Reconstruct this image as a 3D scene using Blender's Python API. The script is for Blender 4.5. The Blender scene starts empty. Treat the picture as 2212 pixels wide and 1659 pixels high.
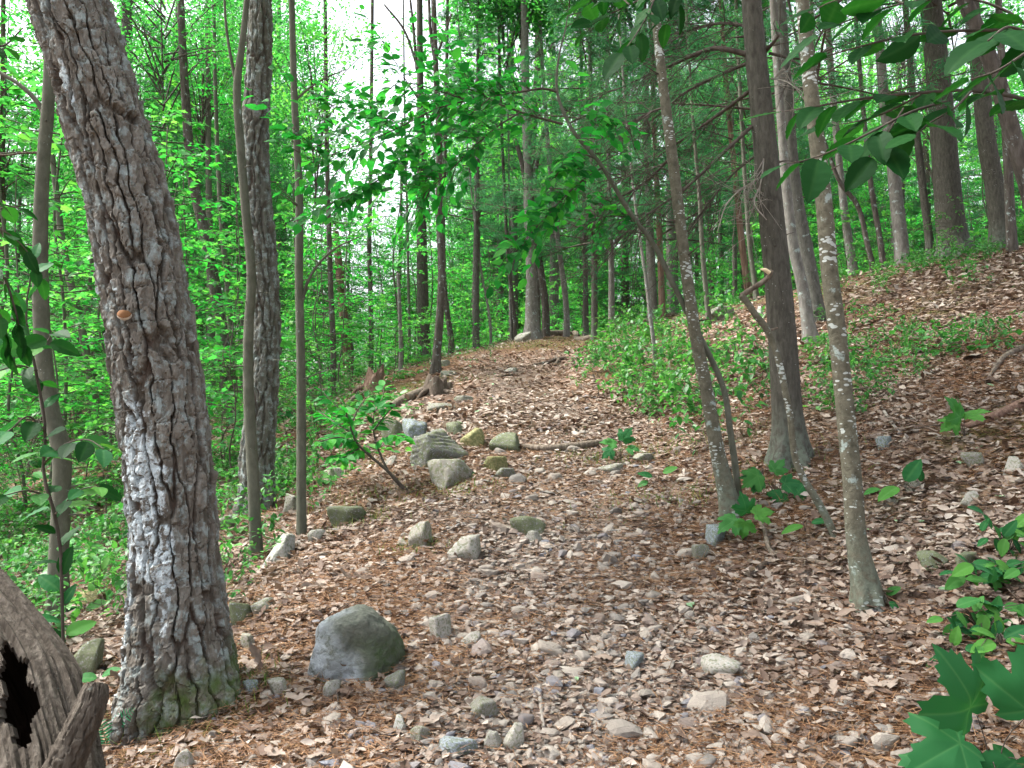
import bpy, bmesh, math, random
import numpy as np
from mathutils import Vector, Matrix

# ------------------------------------------------------------------ camera, sky, sun, exposure
scene = bpy.context.scene
COL = scene.collection
F_PX, CX, CY = 1736.0, 1106.0, 829.5            # focal length and centre in the 2212 x 1659 measuring frame
PITCH = math.radians(3.0)
CAM_Z = 1.6
cam_data = bpy.data.cameras.new('camera')
cam_data.sensor_width = 36.0
cam_data.lens = F_PX / 2212.0 * 36.0
cam_data.clip_start = 0.05
cam_data.clip_end = 2000.0
cam = bpy.data.objects.new('camera', cam_data)
COL.objects.link(cam)
cam.location = (0, 0, CAM_Z)
cam.rotation_euler = (math.pi / 2 + PITCH, 0, 0)
scene.camera = cam

SUN_DIR = Vector((-0.75, 0.10, 1.15)).normalized()
world = bpy.data.worlds.new('World')
scene.world = world
world.use_nodes = True
wn = world.node_tree.nodes
wl = world.node_tree.links
wn.clear()
sky = wn.new('ShaderNodeTexSky')
sky.sky_type = 'NISHITA'
sky.sun_disc = False
sky.sun_elevation = math.asin(SUN_DIR.z)
sky.sun_rotation = math.atan2(SUN_DIR.x, SUN_DIR.y)
sky.dust_density = 5.0
sky.air_density = 1.0
sky.ozone_density = 1.0
hs = wn.new('ShaderNodeHueSaturation')
hs.inputs['Saturation'].default_value = 0.32      # thin white overcast
bg = wn.new('ShaderNodeBackground')
bg.inputs['Strength'].default_value = 0.105
wo = wn.new('ShaderNodeOutputWorld')
wl.new(sky.outputs[0], hs.inputs['Color'])
wl.new(hs.outputs[0], bg.inputs['Color'])
wl.new(bg.outputs[0], wo.inputs['Surface'])

sun_data = bpy.data.lights.new('sun', 'SUN')
sun_data.energy = 1.5
sun_data.angle = math.radians(11)
sun_data.color = (1.0, 0.96, 0.9)
sun = bpy.data.objects.new('sun', sun_data)
COL.objects.link(sun)
sun.rotation_euler = SUN_DIR.to_track_quat('Z', 'Y').to_euler()

scene.view_settings.view_transform = 'Standard'
scene.view_settings.look = 'None'
scene.view_settings.gamma = 1.0
scene.view_settings.exposure = 2.45
scene.render.engine = 'CYCLES'
scene.cycles.max_bounces = 5
scene.cycles.diffuse_bounces = 4
scene.cycles.adaptive_threshold = 0.03
scene.cycles.glossy_bounces = 1
scene.cycles.transmission_bounces = 4
scene.cycles.caustics_reflective = False
scene.cycles.caustics_refractive = False

RNG = np.random.default_rng(7)

# ------------------------------------------------------------------ noise
def _hash(ix, iy, iz, seed):
    h = (ix.astype(np.int64) * 374761393 + iy.astype(np.int64) * 668265263 + iz.astype(np.int64) * 2147483647 + seed * 974634541) & 0xFFFFFFFF
    h = ((h ^ (h >> 13)) * 1274126177) & 0xFFFFFFFF
    h = ((h ^ (h >> 16)) * 2246822519) & 0xFFFFFFFF
    return ((h ^ (h >> 15)) & 0xFFFFFF) / float(0xFFFFFF)

def vnoise(x, y, z=0.0, seed=0):
    x = np.asarray(x, float); y = np.asarray(y, float); z = np.zeros_like(x) + z
    ix, iy, iz = np.floor(x), np.floor(y), np.floor(z)
    fx, fy, fz = x - ix, y - iy, z - iz
    fx = fx * fx * (3 - 2 * fx); fy = fy * fy * (3 - 2 * fy); fz = fz * fz * (3 - 2 * fz)
    r = 0
    for a in (0, 1):
        for b in (0, 1):
            for c in (0, 1):
                w = (fx if a else 1 - fx) * (fy if b else 1 - fy) * (fz if c else 1 - fz)
                r = r + w * _hash(ix + a, iy + b, iz + c, seed)
    return r * 2 - 1

def fbm(x, y, z=0.0, seed=0, octaves=4):
    r, a, f = 0, 0.5, 1.0
    for o in range(octaves):
        r = r + a * vnoise(np.asarray(x) * f, np.asarray(y) * f, np.asarray(z) * f, seed + o * 17)
        a *= 0.5; f *= 2.03
    return r

def sstep(a, b, x):
    t = np.clip((x - a) / (b - a), 0, 1)
    return t * t * (3 - 2 * t)

# ------------------------------------------------------------------ terrain
def trail_x(Y):
    return np.interp(Y, [-5, 2.7, 3.9, 5.4, 7, 9, 12.7, 16, 20, 24, 60], [0.35, 0.32, 0.24, 0.3, 0.48, 0.32, 0.1, 0.55, 1.3, 2.8, 20])

def splus(d, w):
    return w * np.logaddexp(0, d / w)

def ground_base(X, Y):
    X = np.asarray(X, float); Y = np.asarray(Y, float)
    d = X - trail_x(Y)
    z = 0.195 * Y
    z = z + 0.35 * splus(d - 0.85, 0.22)
    left = splus(-d - 0.85, 0.22)
    z = z - 0.25 * left + 0.17 * splus(left - 13.0, 1.5)
    cap = 4.15 + 0.012 * np.hypot(X, Y) + 0.25 * vnoise(X / 9.0, Y / 9.0, 0, 3)
    k = 0.35
    return -k * np.logaddexp(-z / k, -cap / k)

def ground(X, Y):
    X = np.asarray(X, float); Y = np.asarray(Y, float)
    d = X - trail_x(Y)
    tr = np.exp(-(d / 0.75) ** 2)
    z = ground_base(X, Y)
    z = z + 0.10 * (1 - 0.75 * tr) * fbm(X / 1.3, Y / 1.3, 0, 11, 4) - 0.04 * tr
    z = z + 0.018 * fbm(X / 0.16, Y / 0.16, 0, 31, 3)
    return z

def ray(px, py):
    dx = (px - CX) / F_PX; dz = (CY - py) / F_PX
    c, s = math.cos(PITCH), math.sin(PITCH)
    return np.array([dx, c - dz * s, s + dz * c])

def at(px, py, Y):
    """the point seen at (px, py) at the distance Y"""
    d = ray(px, py)
    t = Y / d[1]
    return np.array([d[0] * t, Y, CAM_Z + d[2] * t])

_TS = np.concatenate([np.linspace(1.2, 12, 500), np.linspace(12, 90, 900)])
def hit(px, py):
    """where the terrain lies under the pixel"""
    d = ray(px, py)
    Y = _TS
    X = d[0] / d[1] * Y
    Z = CAM_Z + d[2] / d[1] * Y
    below = Z < ground(X, Y)
    near = Y < 27
    if not (below & near).any():                 # just over the brow: stand on the brow itself
        i = int(np.argmin(np.where(near & (Y > 5), Z - ground(X, Y), 1e9)))
    else:
        i = int(np.argmax(below))
    return np.array([X[i], Y[i], float(ground(X[i], Y[i]))])

def gz(x, y):
    return float(ground(x, y))

# ------------------------------------------------------------------ mesh helpers
def make_mesh(name, V, faces, attrs=None, smooth=True, mat=None):
    """faces: list of int arrays (n,3) and/or (n,4)"""
    me = bpy.data.meshes.new(name)
    V = np.asarray(V, np.float32)
    faces = [np.asarray(f, np.int32) for f in faces if len(f)]
    me.vertices.add(len(V))
    me.vertices.foreach_set('co', V.ravel())
    li = np.concatenate([f.ravel() for f in faces])
    tot = np.concatenate([np.full(len(f), f.shape[1], np.int32) for f in faces])
    start = np.concatenate([[0], np.cumsum(tot)[:-1]]).astype(np.int32)
    me.loops.add(len(li))
    me.loops.foreach_set('vertex_index', li)
    me.polygons.add(len(tot))
    me.polygons.foreach_set('loop_start', start)
    me.polygons.foreach_set('loop_total', tot)
    me.polygons.foreach_set('use_smooth', np.full(len(tot), smooth, dtype=bool))
    for k, a in (attrs or {}).items():
        at_ = me.attributes.new(k, 'FLOAT', 'POINT')
        at_.data.foreach_set('value', np.asarray(a, np.float32))
    me.update(calc_edges=True)
    if mat is not None:
        me.materials.append(mat)
    return me

def link(name, data, parent=None, loc=None):
    o = bpy.data.objects.new(name, data)
    COL.objects.link(o)
    if parent is not None:
        o.parent = parent
    if loc is not None:
        o.location = loc
    return o

def tag(o, label, cat, group=None, kind=None):
    o['label'] = label
    o['category'] = cat
    if group:
        o['group'] = group
    if kind:
        o['kind'] = kind
    return o

def thing(name, label, cat, loc, rotz=0.0, group=None):
    o = link(name, None, None, loc)
    o.rotation_euler = (0, 0, rotz)
    o.empty_display_size = 0.1
    return tag(o, label, cat, group)

class Acc:
    """collects vertices and faces of one mesh"""
    def __init__(self):
        self.V, self.T, self.Q, self.A, self.n = [], [], [], {}, 0
    def add(self, V, T=None, Q=None, **attrs):
        V = np.asarray(V, float).reshape(-1, 3)
        if T is not None and len(T): self.T.append(np.asarray(T) + self.n)
        if Q is not None and len(Q): self.Q.append(np.asarray(Q) + self.n)
        self.V.append(V)
        for k, a in attrs.items():
            self.A.setdefault(k, []).append(np.broadcast_to(np.asarray(a, float), (len(V),)))
        self.n += len(V)
    def mesh(self, name, mat=None, smooth=True, origin=None):
        V = np.concatenate(self.V)
        if origin is not None:
            V = V - np.asarray(origin)
        f = []
        if self.T: f.append(np.concatenate(self.T))
        if self.Q: f.append(np.concatenate(self.Q))
        at_ = {k: np.concatenate(a) for k, a in self.A.items()}
        at_ = {k: a for k, a in at_.items() if len(a) == len(V)}
        return make_mesh(name, V, f, at_, smooth, mat)

def resample(P, R, n):
    """smooth curve through P (k,3) with radii R, n samples (Catmull-Rom by chord length)"""
    P = np.asarray(P, float); R = np.asarray(R, float)
    if len(P) == 2:
        t = np.linspace(0, 1, n)[:, None]
        return P[0] + (P[1] - P[0]) * t, R[0] + (R[1] - R[0]) * t[:, 0]
    s = np.concatenate([[0], np.cumsum(np.linalg.norm(np.diff(P, axis=0), axis=1))])
    M = np.gradient(P, s, axis=0)
    u = np.linspace(0, s[-1], n)
    i = np.clip(np.searchsorted(s, u, side='right') - 1, 0, len(P) - 2)
    h = (s[i + 1] - s[i]); t = (u - s[i]) / h
    t2, t3 = t * t, t * t * t
    C = ((2 * t3 - 3 * t2 + 1)[:, None] * P[i] + ((t3 - 2 * t2 + t) * h)[:, None] * M[i]
         + (-2 * t3 + 3 * t2)[:, None] * P[i + 1] + ((t3 - t2) * h)[:, None] * M[i + 1])
    return C, np.interp(u, s, R)

def tube_frame(C):
    T = np.gradient(C, axis=0)
    T /= np.linalg.norm(T, axis=1)[:, None] + 1e-12
    ref = np.array([1.0, 0, 0]) if abs(T[:, 0]).mean() < 0.75 else np.array([0, 0, 1.0])
    X = ref - T * (T @ ref)[:, None]
    X /= np.linalg.norm(X, axis=1)[:, None] + 1e-12
    Yv = np.cross(T, X)
    return T, X, Yv

def tube(acc, P, R, n, k, cap=True, jitter=0.0, **attrs):
    C, r = resample(P, R, n)
    T, X, Yv = tube_frame(C)
    a = np.linspace(0, 2 * np.pi, k, endpoint=False)
    rr = r[:, None] * np.ones(k)
    if jitter:
        rr = rr * (1 + jitter * RNG.standard_normal(rr.shape))
    V = C[:, None, :] + rr[..., None] * (np.cos(a)[None, :, None] * X[:, None, :] + np.sin(a)[None, :, None] * Yv[:, None, :])
    V = V.reshape(-1, 3)
    i = np.arange(n - 1)[:, None] * k; j = np.arange(k)[None, :]; j2 = (j + 1) % k
    Q = np.stack([i + j, i + j2, i + k + j2, i + k + j], -1).reshape(-1, 4)
    Tt = []
    if cap:
        V = np.concatenate([V, C[-1:] + T[-1:] * r[-1] * 0.3])
        m = (n - 1) * k
        Tt = np.stack([m + np.arange(k), m + (np.arange(k) + 1) % k, np.full(k, n * k)], -1)
    acc.add(V, Tt, Q, **attrs)
    return C, r

def scatter(acc, tmpl, pos, A, N, scale, rnd):
    """copies of one leaf-like template (V, T) at pos, long axis A, face normal N"""
    tv, tt = tmpl
    A = A / (np.linalg.norm(A, axis=1)[:, None] + 1e-9)
    X = np.cross(A, N); X /= np.linalg.norm(X, axis=1)[:, None] + 1e-9
    Nn = np.cross(X, A)
    s = np.asarray(scale)
    if s.ndim == 1: s = np.stack([s, s, s], -1)
    V = (pos[:, None, :] + (tv[None, :, 0:1] * s[:, None, 0:1]) * X[:, None, :] + (tv[None, :, 1:2] * s[:, None, 1:2]) * A[:, None, :]
         + (tv[None, :, 2:3] * s[:, None, 2:3]) * Nn[:, None, :])
    n, k = V.shape[:2]
    T = (tt[None] + (np.arange(n) * k)[:, None, None]).reshape(-1, tt.shape[1])
    r = np.repeat(rnd, k)
    if tt.shape[1] == 3:
        acc.add(V.reshape(-1, 3), T, None, rnd=r)
    else:
        acc.add(V.reshape(-1, 3), None, T, rnd=r)

def unit(n, rng=RNG):
    v = rng.standard_normal((n, 3))
    return v / np.linalg.norm(v, axis=1)[:, None]

# ------------------------------------------------------------------ leaf templates (long axis +Y, length 1, face +Z)
def leaf_diamond(w=0.55, fold=0.10):
    V = np.array([[0, 0, 0], [w / 2, 0.45, fold], [0, 1, -0.05], [-w / 2, 0.45, fold]])
    return V, np.array([[0, 1, 2], [0, 2, 3]])

def leaf_oval(w=0.55, fold=0.07, droop=0.12):
    V = [[0, 0, 0], [0, .33, 0], [0, .66, -droop * .4], [0, 1, -droop]]
    side = [(.14, .72), (.38, 1.0), (.68, .74)]
    for sx in (1, -1):
        for y, k in side:
            V.append([sx * w / 2 * k, y, fold * k - droop * y * y])
    T = [[0, 4, 1], [4, 5, 1], [5, 2, 1], [5, 6, 2], [6, 3, 2],
         [0, 1, 7], [7, 1, 8], [8, 1, 2], [8, 2, 9], [9, 2, 3]]
    return np.array(V), np.array(T)

def leaf_outline(pts, zf):
    """fan from a centre point over a closed outline; zf(x,y) bends it"""
    P = np.array(pts, float)
    c = np.array([[0, P[:, 1].mean() * 0.8]])
    P = np.concatenate([c, P])
    V = np.stack([P[:, 0], P[:, 1], zf(P[:, 0], P[:, 1])], -1)
    n = len(pts)
    T = np.stack([np.zeros(n, int), 1 + np.arange(n), 1 + (np.arange(n) + 1) % n], -1)
    return V, T

MAPLE_HALF = [(0.0, 0.0), (0.10, -0.03), (0.30, -0.02), (0.27, 0.10), (0.46, 0.22), (0.40, 0.30), (0.60, 0.55), (0.44, 0.53),
              (0.40, 0.62), (0.24, 0.50), (0.25, 0.72), (0.15, 0.74), (0.0, 1.0)]
OAK_HALF = [(0.0, 0.0), (0.10, 0.15), (0.09, 0.22), (0.22, 0.34), (0.13, 0.44), (0.27, 0.60), (0.16, 0.70), (0.19, 0.86), (0.0, 1.0)]
def mirror(half):
    return list(half) + [(-x, y) for x, y in half[-2:0:-1]]
LEAF_MAPLE = leaf_outline(mirror(MAPLE_HALF), lambda x, y: 0.10 * np.abs(x) - 0.18 * y * y)
LEAF_MAPLE_LOW = leaf_outline(mirror([(0, 0), (.32, .0), (.28, .15), (.58, .52), (.26, .52), (0, 1)]), lambda x, y: 0.10 * np.abs(x) - 0.18 * y * y)
LEAF_OAK = leaf_outline(mirror([(0, 0), (.07, .2), (.26, .36), (.10, .48), (.28, .66), (0, 1)]), lambda x, y: 0.35 * np.abs(x) + 0.30 * (y - .5) ** 2)
LEAF_OAK2 = leaf_outline(mirror([(0, 0), (.2, .25), (.12, .45), (.3, .6), (0, 1)]), lambda x, y: -0.5 * x * x * 3 + 0.25 * (y - .5) * x)
LEAF_CURL = leaf_outline(mirror([(0, 0), (.22, .3), (.24, .65), (0, 1)]), lambda x, y: 1.1 * x * x * 3 + 0.5 * (y - .5) ** 2)
LEAF_OAK_HD = leaf_outline(mirror(OAK_HALF), lambda x, y: 0.45 * np.abs(x) + 0.35 * (y - .5) ** 2 + .05 * np.sin(9 * y))
LEAF_DIAMOND = leaf_diamond()
LEAF_OVAL = leaf_oval()
NEEDLE = (np.array([[-.5, 0, 0], [.5, 0, 0], [0, 1, 0]]), np.array([[0, 1, 2]]))
SLIVER = (np.array([[-.5, 0, 0], [.5, 0, 0.3], [.4, 1, 0], [-.4, 1, 0.3]]), np.array([[0, 1, 2], [0, 2, 3]]))

# ------------------------------------------------------------------ materials
class NT:
    def __init__(self, name):
        self.m = bpy.data.materials.new(name)
        self.m.use_nodes = True
        self.t = self.m.node_tree
        self.t.nodes.clear()
        self.out = self.t.nodes.new('ShaderNodeOutputMaterial')
    def n(self, kind, **props):
        nd = self.t.nodes.new('ShaderNode' + kind)
        for k, v in props.items():
            setattr(nd, k, v)
        return nd
    def l(self, a, b):
        self.t.links.new(a, b)
    def set(self, sock, v):
        if hasattr(v, 'is_output') or isinstance(v, bpy.types.NodeSocket):
            self.l(v, sock)
        else:
            sock.default_value = v
    def attr(self, name):
        a = self.n('Attribute'); a.attribute_name = name
        return a.outputs['Fac']
    def coord(self, scale=(1, 1, 1), kind='Object'):
        tc = self.n('TexCoord'); mp = self.n('Mapping')
        mp.inputs['Scale'].default_value = scale
        self.l(tc.outputs[kind], mp.inputs['Vector'])
        return mp.outputs[0]
    def noise(self, vec, scale, detail=4.0, rough=0.55, dist=0.0):
        x = self.n('TexNoise')
        x.inputs['Scale'].default_value = scale
        x.inputs['Detail'].default_value = detail
        x.inputs['Roughness'].default_value = rough
        x.inputs['Distortion'].default_value = dist
        self.l(vec, x.inputs['Vector'])
        return x.outputs['Fac']
    def ramp(self, fac, stops, interp='LINEAR'):
        r = self.n('ValToRGB')
        r.color_ramp.interpolation = interp
        e = r.color_ramp.elements
        while len(e) < len(stops): e.new(0.5)
        for i, (p, c) in enumerate(stops):
            e[i].position = p
            e[i].color = (*c, 1) if not np.isscalar(c) else (c, c, c, 1)
        self.l(fac, r.inputs['Fac'])
        return r.outputs['Color']
    def mix(self, fac, a, b, blend='MIX'):
        m = self.n('Mix', data_type='RGBA', blend_type=blend)
        self.set(m.inputs[0], fac)
        for s, v in ((m.inputs[6], a), (m.inputs[7], b)):
            if isinstance(v, tuple): v = (*v, 1) if len(v) == 3 else v
            self.set(s, v)
        return m.outputs[2]
    def math(self, op, a, b=0.0, clamp=False):
        m = self.n('Math', operation=op, use_clamp=clamp)
        self.set(m.inputs[0], a); self.set(m.inputs[1], b)
        return m.outputs[0]
    def rand(self):
        return self.n('ObjectInfo').outputs['Random']
    def surface(self, color, rough=0.8, spec=0.3, bump=None, bump_strength=0.5, bump_dist=0.01, trans=None, trans_fac=0.4):
        p = self.n('BsdfPrincipled')
        if isinstance(color, tuple): color = (*color, 1)
        self.set(p.inputs['Base Color'], color)
        self.set(p.inputs['Roughness'], rough)
        p.inputs['Specular IOR Level'].default_value = spec
        if bump is not None:
            b = self.n('Bump')
            b.inputs['Strength'].default_value = bump_strength
            b.inputs['Distance'].default_value = bump_dist
            self.l(bump, b.inputs['Height'])
            self.l(b.outputs[0], p.inputs['Normal'])
        s = p.outputs[0]
        if trans is not None:
            t = self.n('BsdfTranslucent')
            self.set(t.inputs['Color'], trans)
            mx = self.n('MixShader')
            mx.inputs[0].default_value = trans_fac
            self.l(s, mx.inputs[1]); self.l(t.outputs[0], mx.inputs[2])
            s = mx.outputs[0]
        self.l(s, self.out.inputs['Surface'])
        return self.m

def leaf_material(name, c0, c1, c2, t_gain=(1.6, 1.85, 1.2), trans_fac=0.5, spec=0.35, rough=0.45, brown=None):
    t = NT(name)
    f = t.math('ADD', t.attr('rnd'), t.math('MULTIPLY', t.math('SUBTRACT', t.rand(), 0.5), 0.35), clamp=True)
    stops = [(0.0, c0), (0.55, c1), (0.97, c2)]
    if brown: stops.append((0.995, brown))
    col = t.ramp(f, stops)
    tr = t.mix(1.0, col, t_gain, 'MULTIPLY')
    return t.surface(col, rough, spec, trans=tr, trans_fac=trans_fac)

def greens():
    M = {}
    M['oak'] = leaf_material('leaf_broad', (0.017, 0.102, 0.028), (0.036, 0.205, 0.042), (0.071, 0.282, 0.054), trans_fac=0.55)
    M['maple'] = leaf_material('leaf_maple', (0.022, 0.119, 0.033), (0.048, 0.238, 0.048), (0.124, 0.333, 0.056), trans_fac=0.56)
    M['beech'] = leaf_material('leaf_beech', (0.010, 0.111, 0.021), (0.022, 0.217, 0.033), (0.068, 0.334, 0.042), trans_fac=0.55, spec=0.2, rough=0.5)
    M['near'] = leaf_material('leaf_near', (0.007, 0.060, 0.012), (0.012, 0.092, 0.016), (0.035, 0.150, 0.030), trans_fac=0.30, rough=0.4)
    M['pine'] = leaf_material('needle_green', (0.022, 0.105, 0.050), (0.036, 0.150, 0.066), (0.075, 0.215, 0.075), trans_fac=0.40, spec=0.2, rough=0.6)
    M['low'] = leaf_material('leaf_low', (0.022, 0.108, 0.023), (0.040, 0.176, 0.033), (0.109, 0.273, 0.052), trans_fac=0.35)
    M['fern'] = leaf_material('leaf_fern', (0.02, 0.15, 0.06), (0.03, 0.2, 0.09), (0.05, 0.25, 0.12), trans_fac=0.3)
    M['moss'] = leaf_material('moss_green', (0.035, 0.075, 0.012), (0.07, 0.12, 0.02), (0.13, 0.17, 0.035), trans_fac=0.15, spec=0.1, rough=0.9)
    M['grass'] = leaf_material('grass_green', (0.05, 0.10, 0.02), (0.09, 0.16, 0.03), (0.2, 0.22, 0.06), trans_fac=0.3)
    return M
GREEN = greens()

def litter_material():
    t = NT('dead_leaf')
    col = t.ramp(t.attr('rnd'), [(0.0, (0.058, 0.036, 0.027)), (0.2, (0.130, 0.090, 0.068)), (0.45, (0.245, 0.192, 0.152)), (0.75, (0.360, 0.303, 0.252)), (0.985, (0.47, 0.42, 0.365)), (0.992, (0.22, 0.40, 0.22))])
    n = t.noise(t.coord((1, 1, 1)), 55, 3)
    col = t.mix(t.math('MULTIPLY', n, 0.45), col, (0.12, 0.075, 0.055))
    return t.surface(col, 0.7, 0.25, trans=t.mix(1.0, col, (1.0, 0.8, 0.6), 'MULTIPLY'), trans_fac=0.15)

def needle_material():
    t = NT('dead_needle')
    col = t.ramp(t.attr('rnd'), [(0.0, (0.075, 0.036, 0.020)), (0.5, (0.190, 0.096, 0.046)), (1.0, (0.31, 0.19, 0.105))])
    return t.surface(col, 0.7, 0.2)

def stone_material(name, stops, lichen=0.0, moss=0.0, bump=1.0, scale=14.0, rand_amt=0.5, use_attr=False):
    t = NT(name)
    v = t.coord()
    base = t.ramp(t.math('ADD', t.math('MULTIPLY', t.attr('rnd') if use_attr else t.rand(), rand_amt), t.math('MULTIPLY', t.noise(v, 3.0, 3), 1 - rand_amt)), stops)
    n1 = t.noise(v, scale, 6, 0.65)
    n2 = t.noise(v, scale * 5, 4, 0.6)
    col = t.mix(t.ramp(n2, [(0.42, 0.0), (0.72, 0.45)]), base, t.mix(1.0, base, (0.5, 0.5, 0.5), 'MULTIPLY'))
    if lichen:
        lm = t.ramp(n1, [(0.62 - 0.2 * lichen, 0.0), (0.68 - 0.2 * lichen, 1.0)])
        col = t.mix(t.math('MULTIPLY', lm, 0.75), col, (0.36, 0.42, 0.42))
    if moss:
        geo = t.n('NewGeometry'); sx = t.n('SeparateXYZ'); t.l(geo.outputs['Normal'], sx.inputs[0])
        n3 = t.noise(v, 6.0, 5, 0.6)
        mm = t.math('MULTIPLY', t.ramp(n3, [(0.5 - 0.25 * moss, 0.0), (0.62 - 0.25 * moss, 1.0)]), 0.7)
        col = t.mix(mm, col, (0.085, 0.105, 0.035))
    return t.surface(col, 0.85, 0.25, bump=t.math('ADD', n1, t.math('MULTIPLY', n2, 0.4)), bump_strength=0.5 * bump, bump_dist=0.012)

GREY_STOPS = [(0.15, (0.10, 0.10, 0.092)), (0.4, (0.185, 0.175, 0.155)), (0.65, (0.25, 0.225, 0.19)), (0.9, (0.165, 0.18, 0.19))]
PALE_STOPS = [(0.05, (0.13, 0.125, 0.12)), (0.3, (0.23, 0.20, 0.168)), (0.55, (0.32, 0.285, 0.245)), (0.75, (0.20, 0.155, 0.125)), (0.95, (0.14, 0.16, 0.195))]
M_STONE = stone_material('stone_loose', PALE_STOPS, rand_amt=0.75, scale=40)
M_ROCK = stone_material('rock_grey', GREY_STOPS, lichen=0.25, moss=0.12)
M_ROCK_MOSSY = stone_material('rock_mossy', [(0.2, (0.11, 0.11, 0.095)), (0.8, (0.21, 0.20, 0.17))], lichen=0.35, moss=0.5)
M_ROCK_PALE = stone_material('rock_pale', [(0.2, (0.23, 0.215, 0.195)), (0.6, (0.33, 0.305, 0.265)), (0.9, (0.26, 0.27, 0.28))], lichen=0.3, moss=0.05)
M_ROCK_BLUE = stone_material('rock_blue_grey', [(0.2, (0.13, 0.15, 0.18)), (0.8, (0.24, 0.27, 0.31))], lichen=0.35, moss=0.2)
M_ROCK_YELLOW = stone_material('rock_yellow_green', [(0.2, (0.20, 0.17, 0.08)), (0.8, (0.34, 0.30, 0.15))], lichen=0.05, moss=0.35)
M_GRAVEL = stone_material('gravel_stone', PALE_STOPS, rand_amt=0.8, scale=60, use_attr=True)
M_LITTER = litter_material()
M_NEEDLE = needle_material()

def boulder_material():
    """dark grey-green boulder, broad pale crust on one side"""
    t = NT('boulder_lichen')
    v = t.coord()
    n1 = t.noise(v, 9, 6, 0.65, 0.4); n2 = t.noise(v, 60, 5, 0.65)
    col = t.ramp(n1, [(0.3, (0.070, 0.080, 0.064)), (0.6, (0.140, 0.146, 0.120)), (0.8, (0.20, 0.195, 0.17))])
    col = t.mix(t.math('MULTIPLY', t.ramp(n2, [(0.45, 0.0), (0.7, 1.0)]), 0.3), col, (0.06, 0.07, 0.06))
    lm = t.math('MULTIPLY', t.attr('lich'), t.ramp(t.noise(v, 5, 8, 0.72), [(0.36, 0.0), (0.52, 1.0)]))
    col = t.mix(t.math('MULTIPLY', lm, 0.8), col, (0.38, 0.42, 0.45))
    col = t.mix(t.math('MULTIPLY', t.attr('moss'), t.ramp(n1, [(0.35, 0.2), (0.6, 0.9)])), col, (0.045, 0.072, 0.028))
    return t.surface(col, 0.9, 0.15, bump=t.math('ADD', t.math('ADD', n1, t.math('MULTIPLY', n2, 0.4)), t.math('MULTIPLY', t.noise(v, 22, 6, 0.7), 0.9)), bump_strength=0.7, bump_dist=0.018)
M_BOULDER = boulder_material()

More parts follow.
